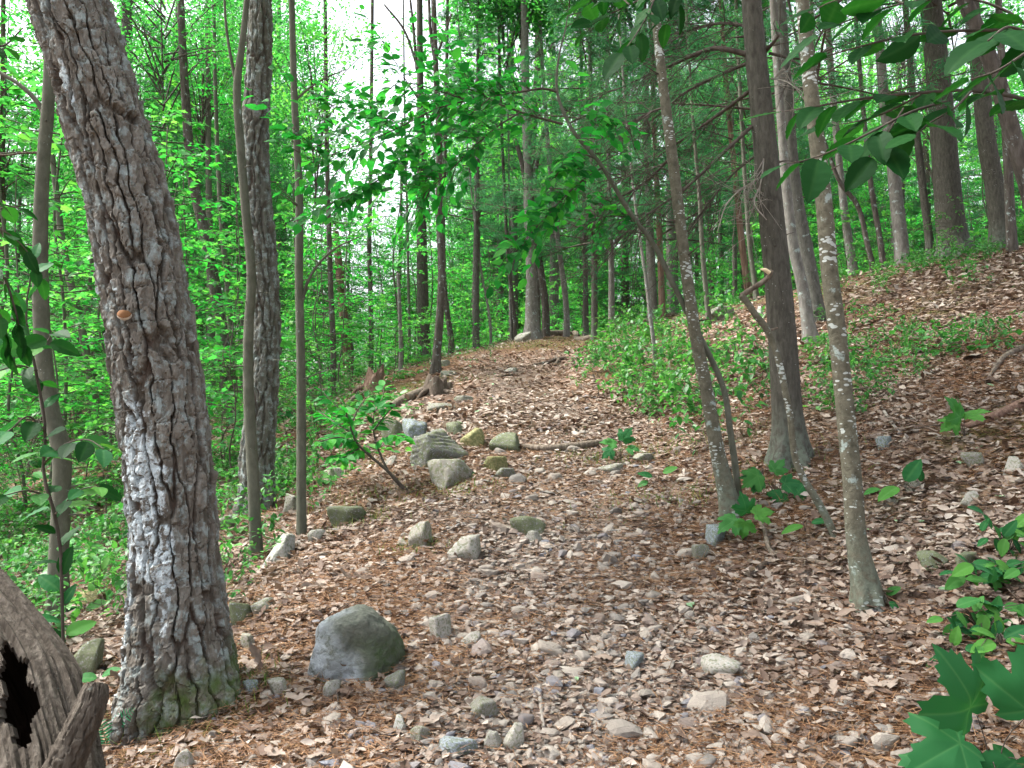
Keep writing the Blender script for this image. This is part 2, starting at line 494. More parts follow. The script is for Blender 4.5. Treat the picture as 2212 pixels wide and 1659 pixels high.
def bark_material(name, c_dark, c_mid, c_light, lichen_col=(0.34, 0.42, 0.40), stretch=0.22, scale=26, bump=0.8, bdist=0.012,
                  spots=0.0, lichen=0.0, attrs=False, moss_base=0.0, spot_col=(0.48, 0.52, 0.50)):
    t = NT(name)
    v = t.coord((1, 1, stretch)); vo = t.coord()
    n1 = t.noise(v, scale, 6, 0.65, 0.3)
    n2 = t.noise(v, scale * 3.5, 4, 0.6)
    col = t.ramp(n1, [(0.28, c_dark), (0.5, c_mid), (0.75, c_light)])
    col = t.mix(t.math('MULTIPLY', n2, 0.5), col, c_dark)
    height = t.math('ADD', n1, t.math('MULTIPLY', n2, 0.35))
    big = t.noise(vo, 3.0, 4, 0.6)
    if attrs:
        col = t.mix(t.math('MULTIPLY', t.attr('plate'), 0.75), col, c_light)
        red = t.math('MULTIPLY', t.ramp(t.noise(vo, 7, 3), [(0.45, 0.0), (0.6, 1.0)]), t.math('SUBTRACT', 1.0, t.attr('groove'), clamp=True))
        col = t.mix(t.math('MULTIPLY', red, 0.45), col, (0.085, 0.045, 0.034))
        fine = t.noise(vo, 70, 5, 0.7)
        crust = t.math('MULTIPLY', t.ramp(t.noise(vo, 17, 6, 0.72), [(0.50, 0.0), (0.60, 1.0)]), t.attr('groove'))
        col = t.mix(t.math('MULTIPLY', crust, 0.7), col, (0.25, 0.30, 0.30))
        lm = t.math('MULTIPLY', t.math('MULTIPLY', t.attr('lich'), t.ramp(fine, [(0.36, 0.25), (0.5, 1.0)])), t.ramp(t.noise(vo, 34, 5, 0.7), [(0.42, 0.0), (0.50, 1.0)]))
        col = t.mix(t.math('MULTIPLY', lm, 0.85), col, (0.50, 0.57, 0.60))
        col = t.mix(t.math('MULTIPLY', t.attr('moss'), t.ramp(t.noise(vo, 20, 5, 0.65), [(0.35, 0.1), (0.6, 0.95)])), col, (0.055, 0.085, 0.022))
        height = t.math('ADD', height, t.math('MULTIPLY', fine, 0.5))
    if lichen:
        lm = t.ramp(t.noise(vo, 11, 6, 0.7), [(0.68 - 0.2 * lichen, 0.0), (0.74 - 0.2 * lichen, 1.0)])
        col = t.mix(t.math('MULTIPLY', lm, 0.65), col, lichen_col)
    if spots:
        vs = t.coord((1, 1, 2.3))
        vz = t.n('TexVoronoi'); vz.inputs['Scale'].default_value = 30; vz.inputs['Randomness'].default_value = 1.0
        t.l(vs, vz.inputs['Vector'])
        d = t.math('ADD', vz.outputs['Distance'], t.math('MULTIPLY', t.noise(vo, 60, 3), 0.22))
        thr = t.math('MULTIPLY', t.ramp(t.noise(vo, 5, 3), [(0.4, 0.0), (0.72, 1.15)]), 0.46 * spots)
        s = t.math('LESS_THAN', d, thr)
        col = t.mix(t.math('MULTIPLY', s, 0.7), col, spot_col)
    if moss_base:
        sep = t.n('SeparateXYZ'); tc = t.n('TexCoord'); t.l(tc.outputs['Object'], sep.inputs[0])
        mb = t.math('SUBTRACT', 1.0, t.math('DIVIDE', sep.outputs['Z'], moss_base), clamp=True)
        mm = t.math('MULTIPLY', mb, t.ramp(t.noise(vo, 22, 5, 0.7), [(0.4, 0.0), (0.55, 1.0)]))
        col = t.mix(t.math('MULTIPLY', mm, 0.6), col, (0.15, 0.19, 0.15))
    return t.surface(col, 0.9, 0.15, bump=height, bump_strength=bump, bump_dist=bdist)

B = {}
B['oak_hero'] = bark_material('bark_old_oak', (0.034, 0.028, 0.022), (0.098, 0.085, 0.068), (0.200, 0.188, 0.166), attrs=True, scale=46, bump=0.8, bdist=0.006)
B['oak_dark'] = bark_material('bark_dark_oak', (0.030, 0.028, 0.023), (0.082, 0.078, 0.064), (0.155, 0.155, 0.134), attrs=True, scale=46, bump=0.8, bdist=0.006)
B['oak'] = bark_material('bark_oak', (0.035, 0.030, 0.026), (0.095, 0.080, 0.068), (0.170, 0.155, 0.140), lichen=0.5, bump=1.0, bdist=0.02, scale=22)
B['oak_brown'] = bark_material('bark_oak_brown', (0.045, 0.034, 0.026), (0.110, 0.085, 0.066), (0.18, 0.15, 0.122), lichen=0.3, bump=1.0, bdist=0.02, scale=22)
B['pine'] = bark_material('bark_pine', (0.040, 0.037, 0.030), (0.086, 0.080, 0.066), (0.140, 0.132, 0.112), spots=0.6, stretch=0.3, scale=34, bump=1.0, bdist=0.015, moss_base=0.45)
B['pine_grey'] = bark_material('bark_pine_grey', (0.050, 0.048, 0.042), (0.105, 0.101, 0.088), (0.165, 0.158, 0.140), spots=0.6, lichen=0.35, stretch=0.4, scale=28, bump=0.7)
B['speckled'] = bark_material('bark_speckled', (0.060, 0.056, 0.040), (0.120, 0.112, 0.082), (0.185, 0.175, 0.130), spots=1.5, stretch=0.8, scale=34, bump=0.8, lichen=0.45, moss_base=0.4)
B['smooth'] = bark_material('bark_smooth', (0.062, 0.064, 0.048), (0.104, 0.106, 0.080), (0.155, 0.156, 0.124), spots=0.55, stretch=0.5, scale=20, bump=0.35, bdist=0.006, lichen=0.15)
B['pale'] = bark_material('bark_pale', (0.085, 0.078, 0.070), (0.175, 0.163, 0.146), (0.28, 0.268, 0.245), stretch=0.4, scale=18, bump=0.6, lichen=0.5)
B['dead'] = bark_material('wood_weathered', (0.06, 0.045, 0.035), (0.16, 0.13, 0.10), (0.30, 0.26, 0.21), stretch=0.12, scale=30, bump=1.0, bdist=0.012)
B['rotten'] = bark_material('wood_rotten', (0.035, 0.028, 0.022), (0.095, 0.080, 0.064), (0.190, 0.168, 0.140), stretch=0.10, scale=44, bump=1.0, bdist=0.02, lichen=0.15)
B['dead_red'] = bark_material('wood_reddish', (0.07, 0.04, 0.03), (0.19, 0.12, 0.09), (0.30, 0.22, 0.18), stretch=0.12, scale=24, bump=1.0, bdist=0.015)
B['twig'] = bark_material('bark_twig', (0.045, 0.036, 0.030), (0.085, 0.070, 0.058), (0.14, 0.12, 0.10), scale=20, bump=0.3, bdist=0.003)
B['twig_pale'] = bark_material('twig_bleached', (0.14, 0.12, 0.10), (0.26, 0.235, 0.205), (0.38, 0.35, 0.31), scale=20, bump=0.3, bdist=0.003)

def flat(name, c, rough=0.8, spec=0.2):
    t = NT(name)
    v = t.coord()
    n = t.noise(v, 60, 4)
    col = t.mix(t.math('MULTIPLY', n, 0.5), c, tuple(x * 0.6 for x in c))
    return t.surface(col, rough, spec, bump=n, bump_strength=0.3, bump_dist=0.003)
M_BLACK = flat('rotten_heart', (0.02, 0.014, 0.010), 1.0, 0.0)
M_FRESH = flat('broken_wood', (0.62, 0.50, 0.33))
M_FUNGUS_TOP = flat('fungus_orange', (0.20, 0.095, 0.04))
M_FUNGUS_RIM = flat('fungus_pale', (0.55, 0.50, 0.43))

def ground_material():
    t = NT('forest_floor')
    v = t.coord(kind='Object')
    n_big = t.noise(v, 0.7, 5, 0.6); n_mid = t.noise(v, 5, 6, 0.65); n_fine = t.noise(v, 45, 5, 0.7); n_vf = t.noise(v, 160, 3, 0.6)
    soil = t.ramp(n_mid, [(0.3, (0.060, 0.040, 0.030)), (0.7, (0.125, 0.088, 0.065))])
    duff = t.ramp(n_fine, [(0.3, (0.080, 0.040, 0.022)), (0.7, (0.165, 0.090, 0.050))])
    m_needle = t.math('MULTIPLY', t.attr('needle'), 1.0, clamp=True)
    col = t.mix(m_needle, soil, duff)
    grit = t.ramp(n_vf, [(0.3, (0.13, 0.105, 0.085)), (0.6, (0.24, 0.205, 0.17)), (0.8, (0.34, 0.30, 0.26))])
    col = t.mix(t.math('MULTIPLY', t.attr('tread'), t.ramp(n_mid, [(0.35, 0.2), (0.6, 0.85)])), col, grit)
    flake = t.n('TexVoronoi'); flake.inputs['Scale'].default_value = 17; t.l(t.n('TexCoord').outputs['Object'], flake.inputs['Vector'])
    sp = t.n('SeparateColor'); t.l(flake.outputs['Color'], sp.inputs[0])
    leafc = t.ramp(sp.outputs[0], [(0.0, (0.12, 0.06, 0.04)), (0.4, (0.27, 0.18, 0.13)), (0.9, (0.40, 0.31, 0.25))])
    lm = t.math('MULTIPLY', t.attr('leafy'), t.ramp(sp.outputs[1], [(0.40, 0.0), (0.45, 1.0)]))
    col = t.mix(lm, col, leafc)
    mo = t.math('MULTIPLY', t.attr('moss'), t.ramp(n_mid, [(0.42, 0.0), (0.58, 0.9)]))
    col = t.mix(mo, col, t.ramp(n_fine, [(0.3, (0.045, 0.07, 0.015)), (0.7, (0.11, 0.135, 0.03))]))
    col = t.mix(t.math('MULTIPLY', n_vf, 0.35), col, (0.05, 0.032, 0.024))
    h = t.math('ADD', t.math('ADD', n_fine, t.math('MULTIPLY', n_vf, 0.5)), t.math('MULTIPLY', flake.outputs['Distance'], 0.6))
    return t.surface(col, 0.95, 0.1, bump=h, bump_strength=0.8, bump_dist=0.02)
M_GROUND = ground_material()

# ------------------------------------------------------------------ the ground, one sheet out to the horizon
def region(X, Y):
    """needle, leaf and moss cover of the forest floor (0..1)"""
    d = X - trail_x(Y)
    n1 = fbm(X / 1.1, Y / 1.1, 0, 51, 3); n2 = fbm(X / 0.7, Y / 1.0, 0, 77, 3)
    needle = sstep(-0.25, 0.25, n1 + 0.10)
    needle = np.maximum(needle, np.exp(-((X - 1.85) / 0.8) ** 2 - ((Y - 5.6) / 1.0) ** 2))
    needle = np.maximum(needle, sstep(14.5, 17, Y) * np.exp(-(d / 2.2) ** 2))
    leafy = sstep(-0.3, 0.3, n2 + 0.05 + 0.3 * np.exp(-(d / 0.9) ** 2) * sstep(5, 9, Y) + 0.25 * sstep(1.0, 2.2, d))
    leafy *= 1 - 0.85 * np.exp(-((X - 1.85) / 0.75) ** 2 - ((Y - 5.4) / 0.9) ** 2)
    leafy *= 1 - 0.8 * sstep(15, 17.5, Y) * np.exp(-(d / 2.0) ** 2)
    moss = sstep(0.05, 0.35, fbm(X / 1.6, Y / 1.6, 0, 91, 3) + 0.22 * sstep(1.0, 2.0, np.abs(d)) - 0.12) * sstep(0.7, 1.4, np.abs(d))
    moss = np.maximum(moss, 0.6 * sstep(15.5, 18, Y) * np.exp(-(d / 3) ** 2))
    return needle, leafy, moss

def build_ground():
    def axis(lo, hi, fine_lo, fine_hi, step, grow):
        a = list(np.arange(fine_lo, fine_hi, step))
        s = step
        while a[-1] < hi:
            s *= grow; a.append(a[-1] + s)
        s = step
        b = [a[0]]
        while b[-1] > lo:
            s *= grow; b.append(b[-1] - s)
        return np.array(b[:0:-1] + a)
    xs = axis(-450, 450, -2.0, 2.6, 0.042, 1.05)
    ys = axis(-300, 700, 1.9, 6.0, 0.042, 1.04)
    X, Y = np.meshgrid(xs, ys)
    Z = ground(X, Y)
    nx, ny = len(xs), len(ys)
    V = np.stack([X, Y, Z], -1).reshape(-1, 3)
    i = np.arange(ny - 1)[:, None] * nx; j = np.arange(nx - 1)[None]
    Q = np.stack([i + j, i + j + 1, i + nx + j + 1, i + nx + j], -1).reshape(-1, 4)
    nd, lf, ms = region(X.ravel(), Y.ravel())
    dd = X.ravel() - trail_x(Y.ravel())
    tread = np.exp(-((dd + .1) / .62) ** 4) * sstep(17, 12, Y.ravel())
    me = make_mesh('ground', V, [Q], {'needle': nd, 'leafy': lf * (1 - .7 * tread), 'moss': ms, 'tread': tread}, True, M_GROUND)
    o = link('ground', me)
    o['kind'] = 'structure'
    return o
build_ground()

# ------------------------------------------------------------------ trunks
def voro(u, v, period, seed):
    """jittered cells; u wraps at `period` cells. returns F1, F2, id hash, offset to the cell's point in v"""
    iu, iv = np.floor(u), np.floor(v)
    f1 = np.full(u.shape, 9.0); f2 = np.full(u.shape, 9.0); idh = np.zeros(u.shape); dv1 = np.zeros(u.shape)
    for a in (-1, 0, 1):
        for b in (-1, 0, 1):
            cu, cv = iu + a, iv + b
            w = np.mod(cu, period)
            jx = _hash(w, cv, w * 0, seed); jy = _hash(w, cv, w * 0, seed + 1)
            du = cu + 0.1 + 0.8 * jx - u; dv = cv + 0.05 + 0.9 * jy - v
            d = np.sqrt(du * du + dv * dv)
            h = _hash(w, cv, w * 0, seed + 2)
            closer = d < f1
            f2 = np.where(closer, f1, np.minimum(f2, d))
            idh = np.where(closer, h, idh); dv1 = np.where(closer, dv, dv1)
            f1 = np.where(closer, d, f1)
    return f1, f2, idh, dv1

def trunk_mesh(name, P, R, n, k, mat, dense=None, flare=0.5, flare_h=0.18, lobes=5, furrow=0.0, cell=(0.055, 0.15), wobble=0.03, seed=1, origin=(0, 0, 0), lich=None, moss=None, smooth=True):
    C, r = resample(P, R, max(n, 400))
    s = np.concatenate([[0], np.cumsum(np.linalg.norm(np.diff(C, axis=0), axis=1))])
    u_ = np.linspace(0, s[-1], n) if not dense else np.concatenate([np.linspace(0, dense, int(n * .93), endpoint=False), np.linspace(dense, s[-1], n - int(n * .93))])
    C = np.stack([np.interp(u_, s, C[:, q]) for q in range(3)], -1); r = np.interp(u_, s, r); s = u_
    T, X, Yv = tube_frame(C)
    th = np.linspace(0, 2 * np.pi, k, endpoint=False)
    S, TH = np.meshgrid(s, th, indexing='ij')
    rr = r[:, None] * np.ones(k)
    h = np.clip(S - 0.22, 0, None)
    lob = 0.55 + 0.45 * np.cos(lobes * TH + seed * 1.7 + 0.6 * np.sin(2 * TH + seed))
    rr = rr * (1 + flare * np.exp(-h / flare_h) * lob)
    rr = rr * (1 + wobble * fbm(np.cos(TH) * 1.3 + seed * 3.1, np.sin(TH) * 1.3, S * 1.6, seed, 3))
    attrs = {}
    if furrow:
        rm = float(np.mean(r)); per = max(6, int(round(2 * np.pi * rm / cell[0])))
        px = np.cos(TH) * rm; py = np.sin(TH) * rm
        fine = fbm(px * 60, py * 60, S * 45, seed + 60, 4)
        grain = fbm(px * 130, py * 130, S * 22, seed + 66, 3)
        wx = fbm(px * 16, py * 16, S * 8.0, seed + 5, 4)
        # long fissures: borders of tall narrow cells, wandering sideways
        u = TH / (2 * np.pi) * per + 0.75 * wx
        v = S / (cell[1] * 3.0) + 0.35 * fbm(px * 9, py * 9, S * 2.5, seed + 9, 2)
        f1, f2, ida, dva = voro(u, v, per, seed + 20)
        edge = f2 - f1 + 0.10 * fine
        gv = sstep(0.02, 0.15, edge)
        # every ridge is broken across into plates that overlap like shingles
        off = ida * 7.3
        t = S / cell[1] * (0.75 + 0.6 * ida) + off + 0.22 * wx + 0.10 * fine
        saw = t - np.floor(t)
        idh = _hash(np.floor(t), np.floor(ida * 1e4), np.floor(t) * 0, seed + 31)
        saw = np.where(idh > 0.35, saw, 1 - saw)
        gp = sstep(0.0, 0.035, np.minimum(saw, 1 - saw))
        # half-width flakes lying on the ridges
        a1, a2, idb, dvb = voro(u * 2.0 + 0.4 * fine, S / (cell[1] * 0.42) + 3.3 + 0.8 * wx, per * 2, seed + 40)
        g3 = sstep(0.0, 0.10, a2 - a1)
        top = 0.50 + 0.35 * ida + 0.50 * idh * saw + 0.30 * np.where(idb > 0.5, 1.0, 0.0) * g3
        disp = furrow * (gv * top * (0.72 + 0.28 * gp) * 1.15 + 0.30 * fine + 0.28 * grain - 0.80)
        g, g2 = gv, 0.35 + 0.65 * gp
        attrs['groove'] = (g * (0.55 + 0.45 * gp)).ravel()
        attrs['plate'] = np.clip((0.35 * idh + 0.65 * idb) * g, 0, 1).ravel()
        attrs['lich'] = (lich(TH, S, g * g2, fine) if lich else np.zeros_like(S)).ravel()
        attrs['moss'] = (moss(TH, S, g, fine) if moss else np.zeros_like(S)).ravel()
        rr = rr + disp
    V = C[:, None, :] + rr[..., None] * (np.cos(TH)[..., None] * X[:, None, :] + np.sin(TH)[..., None] * Yv[:, None, :])
    V = V.reshape(-1, 3)
    i = np.arange(n - 1)[:, None] * k; j = np.arange(k)[None]; j2 = (j + 1) % k
    Q = np.stack([i + j, i + j2, i + k + j2, i + k + j], -1).reshape(-1, 4)
    V = np.concatenate([V, C[-1:]])
    m = (n - 1) * k
    Tt = np.stack([m + np.arange(k), m + (np.arange(k) + 1) % k, np.full(k, n * k)], -1)
    attrs = {a: np.append(x, 0) for a, x in attrs.items()}
    return make_mesh(name, V - np.asarray(origin), [Q, Tt], attrs, smooth, mat)

def px_curve(poly, Y, dY=0.0):
    """pixel polyline (px, py, width px) at distance Y -> points and radii; the far end leans back by dY"""
    P, R = [], []
    n = len(poly)
    for q, (x, y, w) in enumerate(poly):
        Yq = Y + dY * q / max(1, n - 1)
        P.append(at(x, y, Yq))
        R.append(0.5 * w / F_PX * Yq)
    return np.array(P), np.array(R)

CROWNS = {}
def add_crown(parent, kind, variant, loc, s=1.0, rot=None):
    me = CROWNS[kind][variant % len(CROWNS[kind])]
    o = link('crown', me, parent, loc)
    o.scale = (s, s, s)
    o.rotation_euler = (0, 0, RNG.uniform(0, 6.28) if rot is None else rot)
    return o

def main_tree(name, label, cat, poly, bark, base=None, Y=None, height=None, crown=None, crown_s=1.0, crown_z=None, res=(26, 120), flare=0.5, group=None, dY=0.0, sub=0, **kw):
    """poly runs from the foot upwards; the foot is set on the ground under the pixel `base`"""
    bx, by = base if base else poly[0][:2]
    if Y is None:
        foot = hit(bx, by)
        Y = foot[1]
    P, R = px_curve(poly, Y, dY)
    foot = np.array([P[0][0], P[0][1], gz(P[0][0], P[0][1])])
    # start the stem below the soil
    low = foot - np.array([0, 0, 0.2])
    keep = [q for q in range(len(P)) if P[q][2] > foot[2] + 0.12]
    P = np.concatenate([[low], [foot + np.array([0, 0, 0.02])], P[keep]])
    R = np.concatenate([[R[0]], [R[0]], R[keep]])
    if height:
        h0 = height
        height = max(height, min(21.0, 0.62 * Y + 3.0))
        if crown_z is not None: crown_z = crown_z * height / h0 if height > h0 else crown_z
    if height and P[-1][2] < foot[2] + height:
        d = P[-1] - P[-2]; d /= np.linalg.norm(d)
        d = (d + np.array([0, 0, 0.6])); d /= np.linalg.norm(d)
        L = foot[2] + height - P[-1][2]
        P = np.concatenate([P, [P[-1] + d * L * 0.5], [P[-1] + d * L]])
        R = np.concatenate([R, [R[-1] * 0.75], [R[-1] * 0.35]])
    t = thing(name, label, cat, foot, group=group)
    me = trunk_mesh('trunk', P, R, res[1], res[0], B[bark], flare=flare, origin=foot, seed=int(bx) % 97 + 1, **kw)
    link('trunk', me, t)
    if crown:
        top = P[-1] - foot
        cz = crown_z if crown_z is not None else top[2] - 3.0 * crown_s
        add_crown(t, crown, int(bx), (top[0], top[1], cz), crown_s)
    t['_Y'] = Y
    return t, foot, P, R

def limb(tree, foot, poly, Y, bark, name='limb', n=14, k=7, dY=0.0):
    P, R = px_curve(poly, Y, dY)
    a = Acc()
    tube(a, P, R, n, k)
    return link(name, a.mesh(name, B[bark], True, origin=foot), tree)

# ------------------------------------------------------------------ crowns shared by the trees
def limbs_to(acc, centres, z0, ztop, rng, r0=0.05, keep=1.0):
    for c in centres:
        if rng.random() > keep: continue
        zb = min(z0 + (ztop - z0) * rng.uniform(0, 0.8), c[2] - 0.2)
        m = np.array([c[0] * 0.45, c[1] * 0.45, zb + (c[2] - zb) * 0.6])
        tube(acc, [[0, 0, zb], m, c], [r0, r0 * 0.6, 0.008], 5, 4, cap=False)

def broad_crown(seed, leaf, n_clusters=130, per=150, rx=3.2, rz=4.2, z0=0.0, tmpl=LEAF_DIAMOND, size=0.12, mat='oak', spread=(0.55, 0.55, 0.22), hollow=0.35):
    rng = np.random.default_rng(seed)
    u = unit(n_clusters, rng)
    rad = hollow + (1 - hollow) * rng.random(n_clusters) ** 0.6
    c = u * rad[:, None] * np.array([rx, rx, rz]) * (0.8 + 0.35 * rng.random(n_clusters))[:, None]
    c[:, 2] += rz + z0
    acc = Acc()
    pos = (c[:, None, :] + rng.standard_normal((n_clusters, per, 3)) * np.array(spread)).reshape(-1, 3)
    m = len(pos)
    N = np.array([0, 0, 1.0]) + 0.55 * rng.standard_normal((m, 3))
    A = rng.standard_normal((m, 3)) * np.array([1, 1, 0.45]) + np.array([0, 0, -0.25])
    rnd = np.clip(0.5 + 0.2 * rng.standard_normal(m) + np.repeat(0.22 * rng.standard_normal(n_clusters), per), 0, 0.98)
    scatter(acc, tmpl, pos, A, N, size * (0.7 + 0.6 * rng.random(m)), rnd)
    me = acc.mesh('crown', GREEN[mat], True)
    # limbs as extra faces with the second material
    return me, c

def pine_bough(acc, wood, start, az, L, rise, rng, size=0.13, tufts=26, needles=14):
    d = np.array([math.cos(az), math.sin(az), rise])
    side = np.array([-math.sin(az), math.cos(az), 0])
    n = 6
    ts = np.linspace(0, 1, n)
    P = start + ts[:, None] * d * L + np.array([0, 0, 1])[None] * (-0.10 * L * ts ** 2 + 0.0)[:, None]
    tube(wood, P, np.linspace(0.018, 0.004, n) * (L / 2), n, 4, cap=False)
    tp, td = [], []
    for q in range(tufts):
        t = 0.25 + 0.75 * rng.random() ** 0.7
        p = start + t * d * L + np.array([0, 0, -0.10 * L * t * t])
        sgn = rng.choice([-1, 1]); l2 = (1.05 - t) * L * 0.5 * rng.random() ** 0.6 + 0.1
        e = side * sgn * l2 + d * l2 * 0.6 + np.array([0, 0, rng.normal(0, 0.06)])
        tube(wood, [p, p + e], [0.006, 0.003], 2, 3, cap=False)
        for f in (1.0, 0.72, 0.45):
            if f < 1 and l2 < 0.25: continue
            tp.append(p + e * f); td.append(e / np.linalg.norm(e))
    tp = np.array(tp); td = np.array(td); m = len(tp)
    pos = np.repeat(tp, needles, 0) + rng.standard_normal((m * needles, 3)) * 0.035
    A = np.repeat(td, needles, 0) * 0.55 + rng.standard_normal((m * needles, 3)) * 0.75 + np.array([0, 0, .15])
    N = unit(m * needles, rng)
    rnd = np.clip(np.repeat(0.5 + 0.22 * rng.standard_normal(m), needles) + 0.1 * rng.standard_normal(m * needles), 0, 0.98)
    s = np.stack([np.full(len(pos), 0.013), size * (0.7 + 0.5 * rng.random(len(pos))), np.full(len(pos), 0.01)], -1)
    scatter(acc, NEEDLE, pos, A, N, s, rnd)

def pine_crown(seed, H=7.0, Lmax=2.6, whorls=11, per=4, z0=0.0, dead=0.0, mat='pine', tufts=24, needles=14):
    rng = np.random.default_rng(seed)
    acc, wood = Acc(), Acc()
    for w in range(whorls):
        z = z0 + H * w / whorls
        L = Lmax * (1 - 0.75 * (w / whorls) ** 1.3) * rng.uniform(0.75, 1.1)
        a0 = rng.uniform(0, 6.28)
        for b in range(per):
            if rng.random() < 0.12: continue
            pine_bough(acc, wood, np.array([0, 0, z + rng.normal(0, 0.1)]), a0 + b * 6.283 / per + rng.normal(0, .25), L * rng.uniform(0.7, 1.15), rng.uniform(-0.05, 0.35), rng, tufts=tufts, needles=needles)
    me = acc.mesh('crown', GREEN[mat], True)
    return me, wood

def join_wood(me, wood, mat):
    """append limb faces to a crown mesh as its second material"""
    V0 = np.empty(len(me.vertices) * 3, np.float32); me.vertices.foreach_get('co', V0)
    rn = np.empty(len(me.vertices), np.float32); me.attributes['rnd'].data.foreach_get('value', rn)
    T0 = np.empty(len(me.loops), np.int32); me.loops.foreach_get('vertex_index', T0)
    T0 = T0.reshape(-1, 3)
    V1 = np.concatenate(wood.V); Q1 = np.concatenate(wood.Q) + len(rn)
    m2 = make_mesh(me.name, np.concatenate([V0.reshape(-1, 3), V1]), [T0, Q1], {'rnd': np.concatenate([rn, np.full(len(V1), 0.3)])}, True, me.materials[0])
    m2.materials.append(mat)
    mi = np.concatenate([np.zeros(len(T0), np.int32), np.ones(len(Q1), np.int32)])
    m2.polygons.foreach_set('material_index', mi)
    bpy.data.meshes.remove(me)
    return m2

def spray_sapling(seed, H=4.0, n_br=22, L=1.4, z0=0.6, leaf=LEAF_OVAL, size=0.09, mat='beech', step=0.075, rise=0.25, tw=1.0):
    """leaves set alternately along flat layered twigs"""
    rng = np.random.default_rng(seed)
    acc, wood = Acc(), Acc()
    LP, LA, LN = [], [], []
    def leaves_along(P):
        seg = np.linalg.norm(np.diff(P, axis=0), axis=1).sum()
        k = max(2, int(seg / step))
        for q in range(k):
            t = (q + 0.7) / k
            i = min(int(t * (len(P) - 1)), len(P) - 2); f = t * (len(P) - 1) - i
            p = P[i] * (1 - f) + P[i + 1] * f
            d = P[i + 1] - P[i]; d = d / (np.linalg.norm(d) + 1e-9)
            sd = np.cross(d, [0, 0, 1.0]) * (1 if q % 2 else -1)
            LP.append(p); LA.append(d * 0.6 + sd * rng.uniform(0.5, 1.1) + np.array([0, 0, rng.normal(-0.12, 0.18)])); LN.append(np.array([0, 0, 1]) + rng.standard_normal(3) * 0.28)
    for b in range(n_br):
        z = z0 + (H - z0) * (b + rng.random()) / n_br
        az = rng.uniform(0, 6.28)
        l = L * (1 - 0.6 * max(0, (z - z0) / (H - z0) - 0.3)) * rng.uniform(0.6, 1.15)
        d = np.array([math.cos(az), math.sin(az), rise * rng.uniform(0.3, 1.6)])
        ts = np.linspace(0, 1, 6)
        P = np.array([0, 0, z]) + ts[:, None] * d * l + rng.standard_normal((6, 3)) * 0.03 * ts[:, None]
        P[:, 2] -= 0.12 * l * ts ** 2
        tube(wood, P, np.linspace(0.011, 0.003, 6) * tw, 6, 4, cap=False)
        leaves_along(P[2:])
        for q in range(int(3 + l * 4)):
            t = rng.uniform(0.25, 0.95); i = min(int(t * 5), 4)
            p = P[i] + (P[i + 1] - P[i]) * (t * 5 - i)
            sd = np.array([-math.sin(az), math.cos(az), 0]) * rng.choice([-1, 1])
            e = (sd * 0.9 + d * 0.7) * l * rng.uniform(0.2, 0.45) * (1.2 - t)
            e[2] += rng.normal(0, 0.04)
            Q = np.array([p, p + e * 0.5, p + e + np.array([0, 0, -0.03])])
            tube(wood, Q, np.array([0.004, 0.003, 0.002]) * tw, 3, 3, cap=False)
            leaves_along(Q)
    n = len(LP)
    rnd = np.clip(0.5 + 0.25 * rng.standard_normal(n), 0, 0.98)
    scatter(acc, leaf, np.array(LP), np.array(LA), np.array(LN), size * (0.65 + 0.6 * rng.random(n)), rnd)
    return join_wood(acc.mesh('crown', GREEN[mat], True), wood, B['twig'])

def build_crowns():
    CROWNS['broad'] = []
    for s in range(5):
        me, c = broad_crown(100 + s, None, n_clusters=[180, 210, 150, 190, 165][s], per=66, spread=(0.34, 0.34, 0.13), rx=[3.0, 3.4, 2.6, 3.2, 2.4][s], rz=[3.8, 4.4, 4.0, 3.4, 4.6][s], mat=['oak', 'maple', 'oak', 'maple', 'oak'][s])
        w = Acc(); rng = np.random.default_rng(s)
        limbs_to(w, c, -0.5, 4.5, rng, 0.028, 0.12)
        CROWNS['broad'].append(join_wood(me, w, B['oak']))
    CROWNS['airy'] = []
    for s in range(3):
        me, c = broad_crown(140 + s, None, n_clusters=85, per=52, rx=2.6, rz=3.6, mat=['maple', 'oak', 'maple'][s], spread=(0.30, 0.30, 0.11), size=0.115)
        w = Acc(); rng = np.random.default_rng(s + 9)
        limbs_to(w, c, -0.5, 4.0, rng, 0.026, 0.3)
        CROWNS['airy'].append(join_wood(me, w, B['oak']))
    CROWNS['pine'] = []
    for s in range(3):
        me, w = pine_crown(200 + s, H=[7.5, 6.0, 8.5][s], Lmax=[2.5, 2.2, 2.8][s], whorls=[12, 10, 13][s])
        CROWNS['pine'].append(join_wood(me, w, B['twig']))
    CROWNS['pine_bare'] = []
    for s in range(2):
        me, w = pine_crown(220 + s, H=5.0, Lmax=2.4, whorls=13, per=4, tufts=18, needles=9)
        CROWNS['pine_bare'].append(join_wood(me, w, B['twig']))
    CROWNS['sapling'] = [spray_sapling(300 + s, H=[4.2, 3.4, 5.0, 3.8][s], L=[1.4, 1.2, 1.6, 1.5][s], mat=['maple', 'beech', 'maple', 'beech'][s], leaf=[LEAF_MAPLE_LOW, LEAF_OVAL, LEAF_MAPLE_LOW, LEAF_OVAL][s], size=[.10, .085, .11, .09][s], tw=0.7) for s in range(4)]
    CROWNS['shrub'] = [spray_sapling(340 + s, H=[1.5, 1.1, 1.8][s], L=[0.7, 0.6, 0.8][s], n_br=18, z0=0.15, size=[.075, .06, .085][s], mat=['beech', 'low', 'maple'][s], leaf=[LEAF_OVAL, LEAF_OVAL, LEAF_MAPLE_LOW][s], step=0.06, tw=0.4) for s in range(3)]
    CROWNS['low'] = [spray_sapling(360 + s, H=0.30, L=0.28, n_br=14, z0=0.03, size=0.05, mat='low', step=0.05, rise=0.7, tw=0.16) for s in range(3)]
build_crowns()

